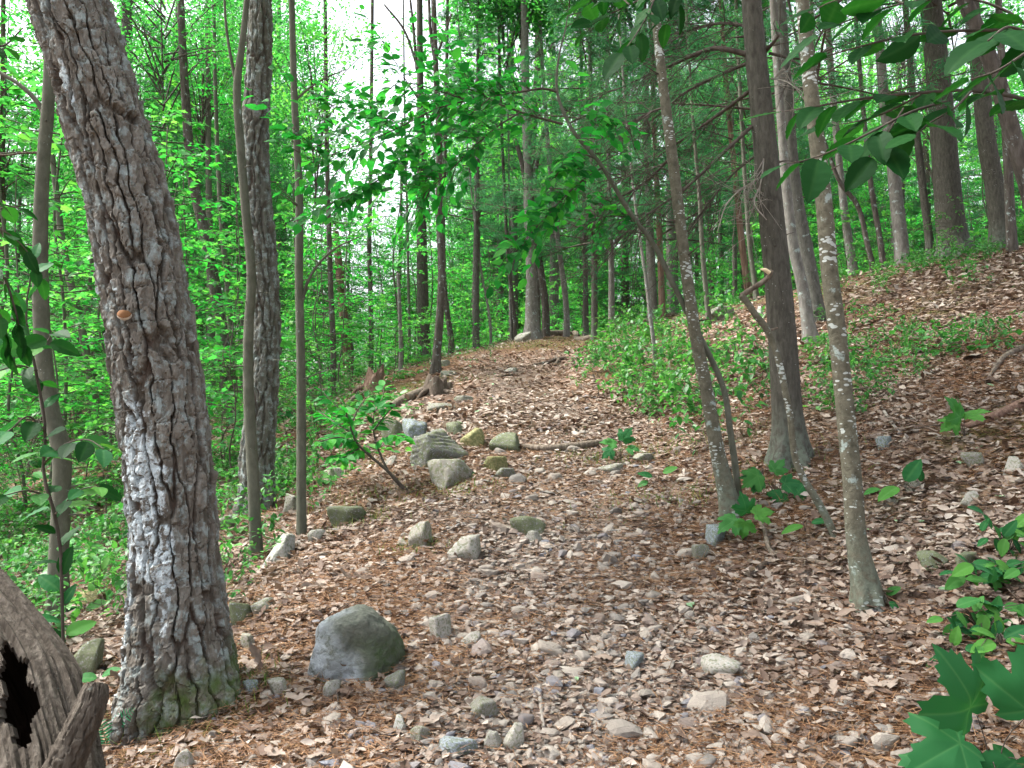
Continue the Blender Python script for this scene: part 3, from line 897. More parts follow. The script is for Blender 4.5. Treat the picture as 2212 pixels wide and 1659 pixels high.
# ------------------------------------------------------------------ the trees one can pick out
def z3(x, y): return (1404 + 0.3652 * x, 0.3652 * y)          # enlarged top right view -> measuring frame
def z2(x, y): return (702 + 0.3418 * x, 0.3418 * y)           # enlarged top centre view

# the old furrowed oak that leans over the left of the trail
def hero_lichen(TH, S, g, fine):
    cam = np.cos(TH + math.pi / 2)                         # 1 towards the camera
    def blob(t0, s0, dt, ds):
        return np.exp(-((np.angle(np.exp(1j * (TH - t0)))) / dt) ** 2 - ((S - s0) / ds) ** 2)
    f = -math.pi / 2
    m = 1.05 * blob(f - 0.05, 0.92, 0.42, 0.30) + 0.75 * blob(f - 0.30, 1.18, 0.32, 0.26) + 0.9 * blob(f - 1.15, 0.42, 0.38, 0.24) + 0.5 * blob(f - 0.9, 0.80, 0.4, 0.5) + 0.35 * blob(f - 0.8, 1.9, 0.7, 0.8) + 0.25 * blob(f, 2.7, 0.9, 0.8)
    n = fbm(np.cos(TH) * 3.2, np.sin(TH) * 3.2, S * 9, 71, 5)
    return np.clip(sstep(0.46, 0.54, m * (0.35 + 0.65 * g) + 0.75 * n + 0.25 * fine - 0.10), 0, 1)

def hero_moss(TH, S, g, fine):
    n = fbm(np.cos(TH) * 2, np.sin(TH) * 2, S * 5, 83, 3)
    right = np.cos(TH - 0.1)
    low = np.exp(-np.clip(S - 0.25, 0, None) / 0.16)
    return np.clip(sstep(0.35, 0.8, low * 0.8 + 0.45 * right * np.exp(-S / 1.2) + 0.5 * n - .12), 0, 1)

HERO = [(392, 1512, 222), (388, 1400, 206), (380, 1250, 176), (372, 1100, 169), (352, 900, 175), (322, 700, 171), (290, 500, 168), (249, 342, 162), (178, 100, 155), (146, 0, 153), (40, -260, 144)]
oak, oak_foot, oak_P, oak_R = main_tree('oak_tree', 'thick leaning oak with deeply furrowed bark and white lichen patches beside the trail', 'tree', HERO, 'oak_hero',
    base=(392, 1525), height=11.0, crown='airy', crown_s=1.1, crown_z=8.5, res=(270, 800), dense=4.1, flare=0.28, flare_h=0.14, lobes=4, smooth=False, furrow=0.024, cell=(0.048, 0.17), wobble=0.05, lich=hero_lichen, moss=hero_moss)

main_tree('oak_tree', 'second furrowed oak trunk, upright behind two thin saplings left of the trail', 'tree',
    [(555, 1105, 76), (556, 1000, 68), (567, 850, 62), (573, 711, 60), (566, 560, 60), (552, 342, 56), (561, 100, 50), (562, 0, 47)], 'oak_dark',
    height=13, crown='airy', crown_s=1.1, crown_z=8.5, res=(100, 420), dense=6.5, flare=0.25, furrow=0.021, cell=(0.05, 0.17))

s1, f1_, P1, R1 = main_tree('sapling', 'thin smooth sapling leaning against the view of the upright oak', 'tree',
    [(553, 1204, 25), (549, 1100, 24), (546, 1018, 25), (537, 848, 23), (537, 711, 21), (543, 608, 20), (530, 450, 19), (519, 308, 18), (512, 188, 17), (525, 80, 14), (533, 0, 12)], 'smooth', height=7.0, flare=0.25, crown='sapling', crown_s=1.0, crown_z=3.9, res=(16, 90))
limb(s1, f1_, [(513, 190, 9), (498, 120, 7), (489, 60, 6), (484, -20, 5)], f1_[1], 'smooth')
s2, f2_, P2, R2 = main_tree('sapling', 'straight thin speckled sapling between the upright oak and the trail', 'tree',
    [(652, 1155, 20), (651, 1050, 20), (651, 950, 21), (650, 779, 19), (646, 608, 18), (646, 410, 17), (637, 239, 15), (630, 0, 13)], 'smooth', height=8.0, flare=0.25, crown='sapling', crown_s=1.0, crown_z=5.2, res=(16, 90))
limb(s2, f2_, [(653, 650, 8), (662, 615, 7), (682, 578, 6), (722, 538, 4), (780, 510, 2)], f2_[1], 'smooth')
limb(s2, f2_, [(640, 215, 5), (662, 195, 5), (700, 170, 4), (748, 150, 2)], f2_[1], 'smooth')

s3, f3_, P3, R3 = main_tree('ash_tree', 'crooked grey-brown trunk with an elbow at the far left edge', 'tree',
    [(124, 1335, 46), (126, 1226, 40), (133, 1053, 37), (133, 977, 38), (108, 882, 36), (99, 813, 34), (89, 677, 33), (87, 574, 31), (94, 342, 27), (103, 240, 26), (108, 103, 22), (112, 0, 20)], 'smooth', height=8, crown='sapling', crown_s=1.2, crown_z=4.0, res=(30, 140), flare=0.2)
limb(s3, f3_, [(99, 255, 12), (84, 225, 11), (62, 200, 10), (0, 157, 8), (-60, 130, 6)], f3_[1], 'smooth')
limb(s3, f3_, [(92, 330, 6), (60, 330, 5), (0, 335, 4), (-40, 330, 3)], f3_[1], 'oak_brown')

SL = [  # (poly, bark, base or None, label, crown, crown_s, crown_z, height)
 ([(233, 985, 18), (208, 880, 17), (190, 780, 17), (170, 680, 16), (150, 600, 15), (138, 540, 14), (120, 400, 12), (105, 250, 10)], 'smooth', None, 'slender pale sapling leaning left behind the big leaning oak', 'sapling', 1.0, 3.0, 7),
 ([(455, 885, 19), (456, 780, 18), (455, 626, 16), (452, 480, 14), (450, 300, 12)], 'smooth', None, 'slim olive-grey trunk seen just past the big leaning oak', 'airy', 0.8, 4.5, 10),
 ([(496, 900, 30), (488, 790, 28), (475, 688, 26), (450, 540, 24), (415, 376, 22), (400, 200, 18)], 'oak', None, 'dark furrowed trunk leaning left between the two oaks', 'airy', 0.75, 6.0, 13),
 ([(509, 884, 14), (500, 740, 13), (492, 626, 12), (478, 480, 10), (470, 330, 9)], 'smooth', None, 'thin olive sapling touching the dark leaning trunk', 'sapling', 1.0, 3.0, 7),
 ([(171, 850, 15), (174, 760, 14), (192, 660, 12), (200, 560, 11)], 'smooth', None, 'short grey trunk far behind the crooked tree at the left', 'airy', 0.7, 4, 9),
]
for poly, bark, base, lab, cr, cs, cz, h in SL:
    main_tree('sapling', lab, 'tree', poly, bark, base, height=h, crown=cr, crown_s=cs, crown_z=cz, res=(16, 80), flare=0.3)

# round the crest in the middle
MID = [
 ('pine_tree', [(916, 778, 29), (914, 690, 26), (912, 574, 24), (910, 450, 21), (910, 342, 19), (908, 200, 15)], 'pine', 'straight dark pine trunk left of the trail crest', 'pine', 0.55, 9.5, 13, {}),
 ('oak_tree', [(941, 808, 24), (943, 770, 19), (948, 711, 18), (954, 608, 17), (948, 444, 15), (949, 308, 14), (941, 137, 12)], 'oak', 'curved brown oak rising from a stump root beside the fallen log', None, 0.5, 9.0, 12, {}),
 ('pine_tree', [(1028, 745, 15), (1028, 660, 13), (1028, 574, 12), (1030, 400, 10), (1032, 239, 8), (1032, 100, 6)], 'pine_grey', 'slender straight pine with dead twigs near the crest', 'pine', 0.6, 5.2, 12, {}),
 ('oak_tree', [(1150, 733, 40), (1149, 690, 30), (1148, 640, 26), (1148, 574, 24), (1143, 478, 22), (1140, 380, 20)], 'pale', 'forked grey oak with lichen at its foot standing on the trail crest', 'airy', 0.8, 7.5, 9, {'flare': 0.4}),
 ('pine_tree', [(1265, 727, 14), (1265, 650, 12), (1264, 540, 11), (1262, 420, 10), (1258, 260, 8)], 'pine', 'thin dark pine at the end of the fallen log on the crest', 'pine', 0.7, 5.6, 11, {}),
 ('oak_tree', [(1179, 679, 17), (1172, 610, 15), (1162, 540, 14), (1150, 420, 12)], 'oak', 'grey trunk leaning left directly behind the crest oak', 'broad', 0.9, 6, 14, {}),
 ('oak_tree', [(1224, 675, 13), (1216, 600, 12), (1208, 540, 11), (1195, 430, 10)], 'pale', 'pale slim trunk leaning left between crest oak and thin pine', 'broad', 0.9, 6, 13, {}),
 ('pine_tree', [(1284, 655, 14), (1284, 600, 13), (1283, 520, 12), (1280, 400, 10)], 'pine', 'dark pine trunk standing just behind the thin crest pine', 'pine', 1.0, 5, 14, {}),
 ('oak_tree', [(1321, 664, 14), (1321, 600, 13), (1319, 520, 12), (1316, 400, 10)], 'pale', 'pale lichen-spotted trunk right of the pines behind the crest', 'airy', 1.0, 6, 13, {}),
 ('sapling', [(1416, 795, 10), (1412, 740, 9), (1406, 694, 9), (1396, 608, 8), (1386, 540, 7), (1372, 440, 6), (1360, 330, 5)], 'pale', 'thin white-barked sapling bowing left over the green bank', 'sapling', 0.7, 2.6, 5, {}),
 ('oak_tree', [(1409, 664, 22), (1407, 600, 20), (1404, 520, 18), (1400, 400, 16)], 'pale', 'broad pale grey trunk behind the white-barked sapling', 'broad', 1.0, 6, 15, {}),
 ('pine_tree', [(1430, 660, 15), (1428, 600, 14), (1424, 500, 13), (1418, 380, 11)], 'dead_red', 'reddish brown pine trunk beside the broad pale trunk', 'pine', 1.0, 6, 15, {}),
 ('snag', [(752, 782, 23), (746, 720, 20), (738, 640, 18), (731, 560, 16), (726, 500, 12)], 'dead_red', 'bare reddish dead snag left of the trail among bright leaves', None, 1, 0, None, {}),
 ('sapling', [(866, 802, 9), (865, 720, 9), (862, 635, 8), (860, 590, 7)], 'pale', 'short white broken sapling stem against the bright gap', None, 1, 0, None, {}),
 ('sapling', [(884, 775, 7), (884, 700, 6), (882, 600, 6), (880, 480, 5), (876, 330, 4)], 'smooth', 'very thin dark sapling just left of the straight dark pine', None, 0.6, 4, 8, {}),
 ('oak_tree', [(802, 742, 11), (801, 660, 10), (798, 560, 10), (800, 400, 9)], 'oak', 'slim grey trunk between the dead snag and the bright gap', None, 0.6, 5, 12, {}),
 ('oak_tree', [(720, 750, 13), (716, 660, 12), (712, 540, 11), (708, 400, 10)], 'oak', 'slim dark trunk immediately left of the dead snag', 'airy', 0.55, 3.5, 12, {}),
 ('oak_tree', [(975, 740, 13), (968, 690, 12), (962, 640, 11), (957, 520, 10), (962, 300, 8)], 'oak', 'grey trunk half hidden behind the curved brown oak', None, 0.6, 9, 13, {}),
 ('sapling', [(1104, 715, 6), (1102, 650, 6), (1102, 560, 5), (1100, 420, 4)], 'pale', 'thin pale sapling midway between slender pine and crest oak', 'sapling', 0.9, 3.4, 7, {}),
 ('sapling', [(1112, 708, 10), (1106, 640, 9), (1098, 560, 8), (1090, 420, 7)], 'oak', 'brown sapling leaning left close to the crest oak', 'sapling', 0.9, 4, 8, {}),
 ('sapling', [(1060, 715, 6), (1052, 650, 5), (1040, 590, 5), (1033, 540, 4)], 'pale', 'thin pole leaning across the slender straight pine', 'sapling', 0.7, 3.4, 6, {}),
]
for nm, poly, bark, lab, cr, cs, cz, h, kw in MID:
    main_tree(nm, lab, 'tree', poly, bark, height=h, crown=cr, crown_s=cs, crown_z=cz, res=(18, 90), **({'flare': 0.25} | kw))

# right bank
t24, f24, P24, R24 = main_tree('young_tree', 'slender lichen-flecked young tree leaning left at the right edge of the trail', 'tree',
    [(1577, 1118, 40), (1570, 1090, 35), (1550, 978, 31), (1524, 832, 28), (1502, 722, 26), (1486, 613, 25), (1473, 511, 24), (1451, 329, 24), (1430, 164, 21), (1415, 18, 18)], 'speckled', base=(1577, 1120), height=8.5, crown='airy', crown_s=0.9, crown_z=5.0, res=(30, 220), flare=0.3)
t26, f26, P26, R26 = main_tree('pine_tree', 'large smooth dark pine with flared mossy foot on the right bank', 'tree',
    [(1707, 990, 74), (1704, 940, 66), (1700, 887, 62), (1692, 759, 60), (1681, 613, 56), (1667, 475, 54), (1647, 256, 49), (1635, 146, 46), (1623, 0, 42)], 'pine', base=(1707, 1000), height=13, crown='pine', crown_s=1.2, crown_z=6.5, res=(48, 260), flare=0.6, flare_h=0.14, lobes=5)
t28, f28, P28, R28 = main_tree('young_tree', 'white-flecked straight young tree nearest the camera on the right bank', 'tree',
    [(1875, 1310, 58), (1866, 1250, 48), (1850, 1162, 42), (1842, 1051, 40), (1824, 869, 38), (1809, 722, 37), (1791, 577, 36), (1780, 438, 35), (1754, 219, 32), (1743, 110, 30), (1733, 0, 28)], 'speckled', base=(1875, 1312), height=8.0, crown='airy', crown_s=0.9, crown_z=5.0, res=(44, 300), flare=0.35, flare_h=0.1)
main_tree('oak_tree', 'pale weathered trunk standing just right of the large pine', 'tree',
    [(1752, 742, 33), (1746, 700, 27), (1732, 613, 24), (1715, 540, 23), (1700, 420, 21), (1690, 300, 18)], 'pale', height=10, crown='broad', crown_s=0.9, crown_z=6, res=(22, 110), flare=0.3)
main_tree('pine_tree', 'dark pine trunk half hidden behind the pale weathered trunk', 'tree',
    [(1766, 692, 34), (1755, 613, 30), (1740, 530, 29), (1725, 456, 28), (1700, 219, 27), (1685, 0, 24)], 'pine_grey', height=15, crown='pine', crown_s=1.1, crown_z=7, res=(26, 140), flare=0.3)
RIGHT = [
 ('pine_tree', [(2063, 552, 80), (2058, 520, 62), (2050, 450, 56), (2043, 365, 53), (2028, 183, 49), (2010, 0, 43)], 'pine', 'thick dark pine on the skyline of the right bank', 'pine', 1.2, 8, 16, {'flare': 0.3}),
 ('pine_tree', [(2162, 532, 46), (2158, 480, 40), (2148, 400, 38), (2135, 329, 37), (2118, 180, 34), (2097, 0, 30)], 'pine', 'narrower dark pine right of the thick skyline pine', 'pine', 1.1, 8, 16, {}),
 ('oak_tree', [(1950, 562, 32), (1944, 500, 29), (1935, 420, 27), (1926, 330, 25), (1915, 256, 23), (1900, 100, 19)], 'pale', 'grey lichen-mottled trunk left of the thick skyline pine', 'airy', 1.0, 8, 15, {}),
 ('oak_tree', [(2011, 565, 19), (2005, 500, 17), (1995, 420, 16), (1985, 330, 15), (1970, 180, 13)], 'pine', 'slim dark trunk right beside the thick skyline pine', 'airy', 1.0, 6, 13, {}),
 ('oak_tree', [(1843, 587, 20), (1836, 540, 18), (1826, 470, 17), (1818, 400, 15)], 'pale', 'slim grey trunk behind the nearest white-flecked tree', 'broad', 0.9, 5, 13, {}),
 ('oak_tree', [(1886, 584, 12), (1872, 520, 11), (1850, 440, 10), (1815, 395, 9), (1790, 330, 7)], 'oak', 'thin crooked trunk leaning left over the bank behind', 'airy', 0.8, 5, 9, {}),
 ('oak_tree', [(1908, 575, 13), (1898, 500, 12), (1884, 420, 11), (1874, 330, 10)], 'oak', 'thin brown trunk between the grey mottled and crooked trunks', 'broad', 0.9, 5, 12, {}),
 ('sapling', [(1531, 703, 12), (1526, 640, 11), (1517, 540, 10), (1512, 440, 9), (1500, 300, 7)], 'smooth', 'thin straight pole right of the leaning flecked tree', 'sapling', 0.9, 4, 8, {}),
 ('pine_tree', [(1618, 640, 16), (1612, 600, 15), (1602, 520, 14), (1590, 400, 13), (1575, 250, 11)], 'dead_red', 'slim reddish pine left of the large pine, farther back', 'pine', 0.9, 5, 12, {}),
 ('sapling', [(1634, 648, 12), (1630, 610, 11), (1620, 540, 10), (1612, 430, 9)], 'smooth', 'pale brown pole between slim reddish pine and large pine', 'airy', 0.8, 5, 10, {}),
 ('oak_tree', [(2186, 545, 22), (2182, 460, 20), (2176, 330, 18), (2168, 200, 16), (2160, 60, 14)], 'oak', 'slim trunk nearest the right edge of the skyline', 'airy', 1.0, 7, 13, {}),
]
for nm, poly, bark, lab, cr, cs, cz, h, kw in RIGHT:
    main_tree(nm, lab, 'tree', poly, bark, height=h, crown=cr, crown_s=cs, crown_z=cz, res=(22, 110), **({'flare': 0.25} | kw))

# near trunk that crosses the top right corner
main_tree('leaning_tree', 'dark trunk crossing the upper right corner behind the hanging leaves', 'tree',
    [(2290, 830, 40), (2262, 640, 38), (2225, 420, 36), (2190, 300, 35), (2150, 160, 34), (2127, 102, 33), (2083, 0, 31)], 'oak', base=(2290, 830), height=8, crown='airy', crown_s=0.8, crown_z=6, res=(26, 120), flare=0.2)

# fork limbs on the crest oak and the curved oak
def add_limbs(label, spec, bark):
    for o in list(scene.objects):
        if o.get('label') == label:
            for pl in spec:
                limb(o, np.array(o.location), pl, o['_Y'], bark)
add_limbs('forked grey oak with lichen at its foot standing on the trail crest', [[(1143, 480, 16), (1136, 400, 14), (1126, 345, 12), (1112, 300, 8)], [(1143, 470, 15), (1152, 400, 13), (1160, 345, 11), (1175, 280, 7)]], 'oak')
add_limbs('curved brown oak rising from a stump root beside the fallen log', [
    [(946, 300, 8), (925, 255, 7), (905, 215, 6), (880, 180, 4)], [(941, 140, 9), (930, 70, 7), (926, -10, 6)], [(941, 140, 8), (936, 70, 7), (938, 0, 5)], [(944, 120, 6), (962, 70, 5), (975, 30, 4)],
    [(900, 150, 7), (893, 60, 6), (885, -10, 5)], [(900, 140, 6), (870, 60, 5), (830, 10, 4)]], 'oak')

# leaning sapling that carries the leafy spray over the trail
SPRAY_STEM = [(1598, 1102, 15.6), (1590, 1020, 14.0), (1579, 942, 13.3), (1561, 833, 12.5), (1528, 759, 12.5), (1481, 668, 11.7), (1440, 584, 11.7), (1419, 540, 10.9), (1358, 455, 10.1), (1300, 359, 9.4), (1229, 267, 7.8), (1203, 195, 6.2), (1206, 130, 4.7), (1222, 60, 3.1), (1230, 10, 2.3)]
st, stf, stP, stR = main_tree('sapling', 'long thin sapling arching left over the trail with dark oval leaves', 'tree', SPRAY_STEM, 'smooth', base=(1598, 1104), res=(18, 160), flare=0.2)
STY = stf[1]
def make_spray():
    rng = np.random.default_rng(55)
    twigs = [
        ([(1215, 268, 6), (1129, 244, 5), (1057, 215, 4), (1010, 191, 3), (960, 178, 2)], 0.3),
        ([(1203, 198, 6), (1174, 191, 5), (1129, 198, 5), (1064, 207, 4), (1010, 217, 4), (941, 236, 3), (873, 270, 3), (787, 308, 2), (702, 338, 2), (645, 352, 1)], -0.7),
        ([(1122, 244, 4), (1075, 273, 4), (1023, 318, 3), (986, 355, 3), (914, 420, 2), (873, 451, 1)], -0.3),
        ([(1302, 362, 5), (1270, 380, 4), (1215, 430, 3), (1150, 500, 2), (1100, 548, 1)], -0.5),
        ([(1280, 340, 5), (1250, 330, 4), (1230, 345, 3), (1200, 380, 2)], -0.5),
        ([(1010, 217, 3), (960, 200, 3), (890, 180, 2), (820, 172, 1)], -0.2),
        ([(941, 236, 3), (880, 330, 2), (800, 400, 2), (730, 430, 1)], -0.8),
        ([(873, 270, 3), (820, 250, 2), (760, 236, 1), (700, 232, 1)], 0.4),
        ([(1064, 207, 3), (1000, 260, 2), (940, 320, 2), (880, 360, 1)], 0.5),
        ([(1390, 500, 4), (1352, 470, 3), (1300, 470, 2), (1262, 492, 1)], 0.4),
        ([(1229, 267, 4), (1268, 250, 3), (1300, 262, 2)], -0.3),
    ]
    LP, LA, LN, LB = [], [], [], []
    for poly, dY in twigs:
        P, R = px_curve(poly, STY, dY)
        a = Acc()
        R = np.maximum(R, 0.0016)
        C, r = tube(a, P, R, 24, 5)
        subs = []
        L = np.linalg.norm(np.diff(C, axis=0), axis=1).sum()
        for q in range(int(L / 0.022)):
            t = rng.uniform(0.12, 0.98); i = min(int(t * 23), 22)
            p = C[i]; d = C[i + 1] - C[i]; d /= np.linalg.norm(d)
            sd = np.cross(d, [0, 0.55, 0.85]) * rng.choice([-1, 1])
            e = (d * 0.7 + sd * 0.8 + np.array([0, rng.normal(0, .5), -0.02])) * rng.uniform(0.10, 0.42)
            Q = np.array([p, p + e * .5 + [0, 0, .008], p + e])
            tube(a, Q, [0.0022, 0.0016, 0.001], 4, 3, cap=False)
            subs.append(Q)
        br = link('branch', a.mesh('branch', B['twig'], True, origin=stf), st)
        for Q in [C[4:]] + subs:
            seg = np.linalg.norm(np.diff(Q, axis=0), axis=1).sum()
            k = max(2, int(seg / 0.062))
            for q in range(k):
                t = (q + 1.0) / k
                i = min(int(t * (len(Q) - 1)), len(Q) - 2); f = t * (len(Q) - 1) - i
                p = Q[i] * (1 - f) + Q[i + 1] * f
                d = Q[i + 1] - Q[i]; d /= np.linalg.norm(d) + 1e-9
                sd = np.cross(d, [0, -0.3, 1.0]) * (1 if q % 2 else -1)
                LB.append(br); LP.append(p); LA.append(d * .6 + sd * rng.uniform(.5, 1.1) + np.array([0, rng.normal(0, .3), -0.10 + rng.normal(0, .22)])); LN.append(np.array([0, -0.40, 0.85]) + rng.standard_normal(3) * 0.45)
    return np.array(LP), np.array(LA), np.array(LN), LB

def leaf_mesh_variants(tmpl, mat, rnds, name='leaf'):
    out = []
    for r in rnds:
        out.append(make_mesh(name, tmpl[0], [tmpl[1]], {'rnd': np.full(len(tmpl[0]), r)}, True, mat))
    return out

def place_leaf(me, parent, parent_loc, p, A, N, s, name='leaf', wide=1.0):
    A = A / np.linalg.norm(A); X = np.cross(A, N); X /= np.linalg.norm(X); Nn = np.cross(X, A)
    o = link(name, me, parent)
    m = Matrix(((X[0] * s * wide, A[0] * s, Nn[0] * s, p[0] - parent_loc[0]), (X[1] * s * wide, A[1] * s, Nn[1] * s, p[1] - parent_loc[1]), (X[2] * s * wide, A[2] * s, Nn[2] * s, p[2] - parent_loc[2]), (0, 0, 0, 1)))
    o.matrix_local = m
    return o

LP, LA, LN, LB = make_spray()
_ord = np.random.default_rng(3).permutation(len(LP))
_lv = leaf_mesh_variants(LEAF_OVAL, GREEN['beech'], [0.1, 0.3, 0.5, 0.7, 0.9])
for q in _ord[:290]:
    place_leaf(_lv[q % 5], LB[q], stf, LP[q], LA[q], LN[q], 0.082 * RNG.uniform(0.7, 1.2))
_rest = _ord[290:]
_a = Acc()
scatter(_a, LEAF_OVAL, LP[_rest], LA[_rest], LN[_rest], 0.080 * RNG.uniform(0.7, 1.2, len(_rest)), RNG.random(len(_rest)))
_o = link('foliage', _a.mesh('foliage', GREEN['beech'], True, origin=stf), st)
_o['kind'] = 'stuff'

# bent dead sapling with a freshly broken top
DEAD = [(1800, 1162, 15), (1769, 1088, 16), (1740, 1040, 15), (1721, 1000, 14), (1711, 940, 14), (1707, 898, 14), (1697, 850, 14), (1688, 803, 14), (1676, 760, 13), (1665, 730, 14), (1654, 708, 15), (1632, 680, 14), (1610, 648, 14), (1600, 637, 15)]
dd, ddf, ddP, ddR = main_tree('dead_sapling', 'bent dead sapling with a broken elbow top in front of the large pine', 'tree', DEAD, 'speckled', base=(1800, 1164), res=(16, 130), flare=0.2)
limb(dd, ddf, [(1600, 640, 14), (1622, 625, 12), (1646, 610, 12), (1660, 598, 11), (1667, 584, 9)], ddf[1], 'dead', name='broken_top')
limb(dd, ddf, [(1657, 712, 7), (1668, 712, 6), (1680, 708, 4)], ddf[1], 'dead', name='branch_stub')
_a = Acc(); _p, _r = px_curve([(1663, 590, 10), (1652, 583, 9), (1643, 582, 3)], ddf[1] - 0.02)
tube(_a, _p, _r, 6, 5)
link('broken_wood', _a.mesh('broken_wood', M_FRESH, True, origin=ddf), dd)

# dead and drooping boughs on the large pine and its neighbours
def dead_bough(tree, foot, poly, Y, dY, rng, n_sub=16, Ls=(0.25, 0.7), bark='twig', needles=0.0, name='branch'):
    P, R = px_curve(poly, Y, dY)
    a = Acc()
    C, r = tube(a, P, R, 22, 6)
    nd = Acc(); tips = []
    for q in range(n_sub):
        t = rng.uniform(0.1, 1.0); i = min(int(t * 21), 20)
        p = C[i]; d = C[i + 1] - C[i]; d /= np.linalg.norm(d)
        e = (d * 0.8 + np.array([rng.normal(-0.15, .4), rng.normal(0, .8), rng.normal(-0.25, .35)]))
        e = e / np.linalg.norm(e) * rng.uniform(*Ls)
        Q = np.array([p, p + e * .5 + rng.standard_normal(3) * .03, p + e + np.array([0, 0, -0.05])])
        tube(a, Q, [0.0045, 0.003, 0.0015], 6, 3, cap=False)
        for b in range(4):
            f = rng.uniform(.2, 1); p2 = p + e * f
            e2 = e * rng.uniform(.25, .5) + rng.standard_normal(3) * 0.12
            tube(a, np.array([p2, p2 + e2 * .5 + rng.standard_normal(3) * .012, p2 + e2]), [0.0025, 0.0018, 0.001], 4, 3, cap=False)
            tips.append((p2 + e2, e2))
    bough = link(name, a.mesh(name, B[bark], True, origin=foot), tree)
    if needles:
        tp = np.array([x for x, _ in tips]); td = np.array([y / np.linalg.norm(y) for _, y in tips])
        sel = rng.random(len(tp)) < needles
        tp, td = tp[sel], td[sel]
        m, k = len(tp), 22
        pos = np.repeat(tp, k, 0) + rng.standard_normal((m * k, 3)) * .03
        A = np.repeat(td, k, 0) * .6 + rng.standard_normal((m * k, 3)) * .7
        sc = np.stack([np.full(m * k, .004), .10 * rng.uniform(.7, 1.2, m * k), np.full(m * k, .004)], -1)
        scatter(nd, NEEDLE, pos, A, unit(m * k, rng), sc, np.clip(rng.normal(.5, .25, m * k), 0, .98))
        o = link('needles', nd.mesh('needles', GREEN['pine'], True, origin=foot), bough)
        o['kind'] = 'stuff'

_r = np.random.default_rng(8)
Y26 = f26[1]
for poly, dY, ns, nd in [
    ([(1623, 120, 14), (1565, 106, 12), (1543, 104, 11), (1495, 120, 9), (1440, 146, 7), (1404, 160, 5), (1340, 190, 3), (1270, 215, 2)], 0.4, 26, 0.5),
    ([(1619, 197, 9), (1561, 241, 8), (1488, 292, 6), (1404, 350, 4), (1320, 405, 2)], 0.8, 22, 0.4),
    ([(1623, 274, 10), (1568, 325, 8), (1477, 409, 6), (1404, 460, 4), (1330, 520, 2)], -0.4, 22, 0.25),
    ([(1630, 130, 8), (1560, 160, 7), (1480, 200, 5), (1410, 260, 3)], 0.9, 18, 0.5),
    ([(1640, 330, 6), (1590, 370, 5), (1530, 440, 3), (1480, 520, 2)], 0.3, 16, 0.1),
    ([(1632, 60, 8), (1560, 50, 7), (1470, 70, 5), (1380, 95, 3)], 0.6, 24, 0.6),
    ([(1655, 110, 9), (1672, 90, 8), (1682, 76, 6)], -0.2, 2, 0),
    ([(1662, 115, 7), (1700, 125, 6), (1730, 140, 4), (1770, 150, 2)], -0.2, 8, 0),
]:
    dead_bough(t26, f26, poly, Y26, dY, _r, ns, needles=nd)
for poly, dY in [([(1652, 290, 4), (1650, 340, 4), (1642, 400, 3), (1630, 440, 3), (1656, 475, 2)], -0.25), ([(1650, 380, 4), (1600, 410, 3), (1570, 440, 3), (1550, 500, 2)], -0.3), ([(1665, 170, 4), (1695, 175, 3), (1720, 190, 2)], -0.3)]:
    dead_bough(t26, f26, poly, Y26, dY, _r, 7, (0.1, 0.3), 'twig_pale')
for poly, dY in [([(1452, 335, 7), (1410, 380, 5), (1350, 420, 4), (1290, 440, 2)], 0.5), ([(1438, 230, 6), (1390, 250, 5), (1330, 290, 3), (1260, 300, 2)], 0.7)]:
    dead_bough(t24, f24, poly, f24[1], dY, _r, 16, (0.15, 0.5), needles=0.2)

# needled lower boughs of the pines round the crest and on the bank
for lab, z, sc in (('thin dark pine at the end of the fallen log on the crest', 2.6, .9), ('slim reddish pine left of the large pine, farther back', 2.0, 1.0), ('dark pine trunk half hidden behind the pale weathered trunk', 2.6, 1.0),
                   ('slender straight pine with dead twigs near the crest', 3.2, .8), ('dark pine trunk standing just behind the thin crest pine', 2.2, 1.1), ('reddish brown pine trunk beside the broad pale trunk', 1.8, 1.1), ('thick dark pine on the skyline of the right bank', 4.0, 1.0)):
    for o in list(scene.objects):
        if o.get('label') == lab:
            c = link('lower_boughs', CROWNS['pine_bare'][int(z * 10) % 2], o, (0, 0, z)); c.scale = (sc, sc, sc); c.rotation_euler = (0, 0, z * 3)

def add_stubs(tree, foot, P, R, n, seed, bark, zlo=.5, zhi=3.2, L=(.03, .14)):
    """broken twig stubs on a stem"""
    rng = np.random.default_rng(seed)
    C, r = resample(P, R, 200)
    idx = np.nonzero((C[:, 2] - foot[2] > zlo) & (C[:, 2] - foot[2] < zhi))[0]
    for q in range(n):
        i = int(rng.choice(idx)); az = rng.uniform(math.pi * .85, math.pi * 2.15)
        d = np.array([math.cos(az), math.sin(az), rng.uniform(.0, .6)]); l = rng.uniform(*L)
        a = Acc(); p0 = C[i] + d * r[i] * .6
        tube(a, [p0, p0 + d * l * .5 + rng.standard_normal(3) * .006, p0 + d * l + np.array([0, 0, -.01])], [max(.004, r[i] * .2), .003, .0018], 6, 5)
        link('branch_stub', a.mesh('branch_stub', B[bark], True, origin=foot), tree)
add_stubs(s1, f1_, P1, R1, 6, 1, 'smooth'); add_stubs(s2, f2_, P2, R2, 7, 2, 'smooth', L=(.04, .3)); add_stubs(t24, f24, P24, R24, 8, 3, 'twig', L=(.03, .25)); add_stubs(t28, f28, P28, R28, 7, 4, 'twig', L=(.02, .12))
add_stubs(t26, f26, P26, R26, 9, 5, 'twig', .8, 3.5, (.03, .2)); add_stubs(s3, f3_, P3, R3, 6, 6, 'smooth', L=(.03, .3)); add_stubs(st, stf, stP, stR, 6, 7, 'twig', L=(.03, .25))

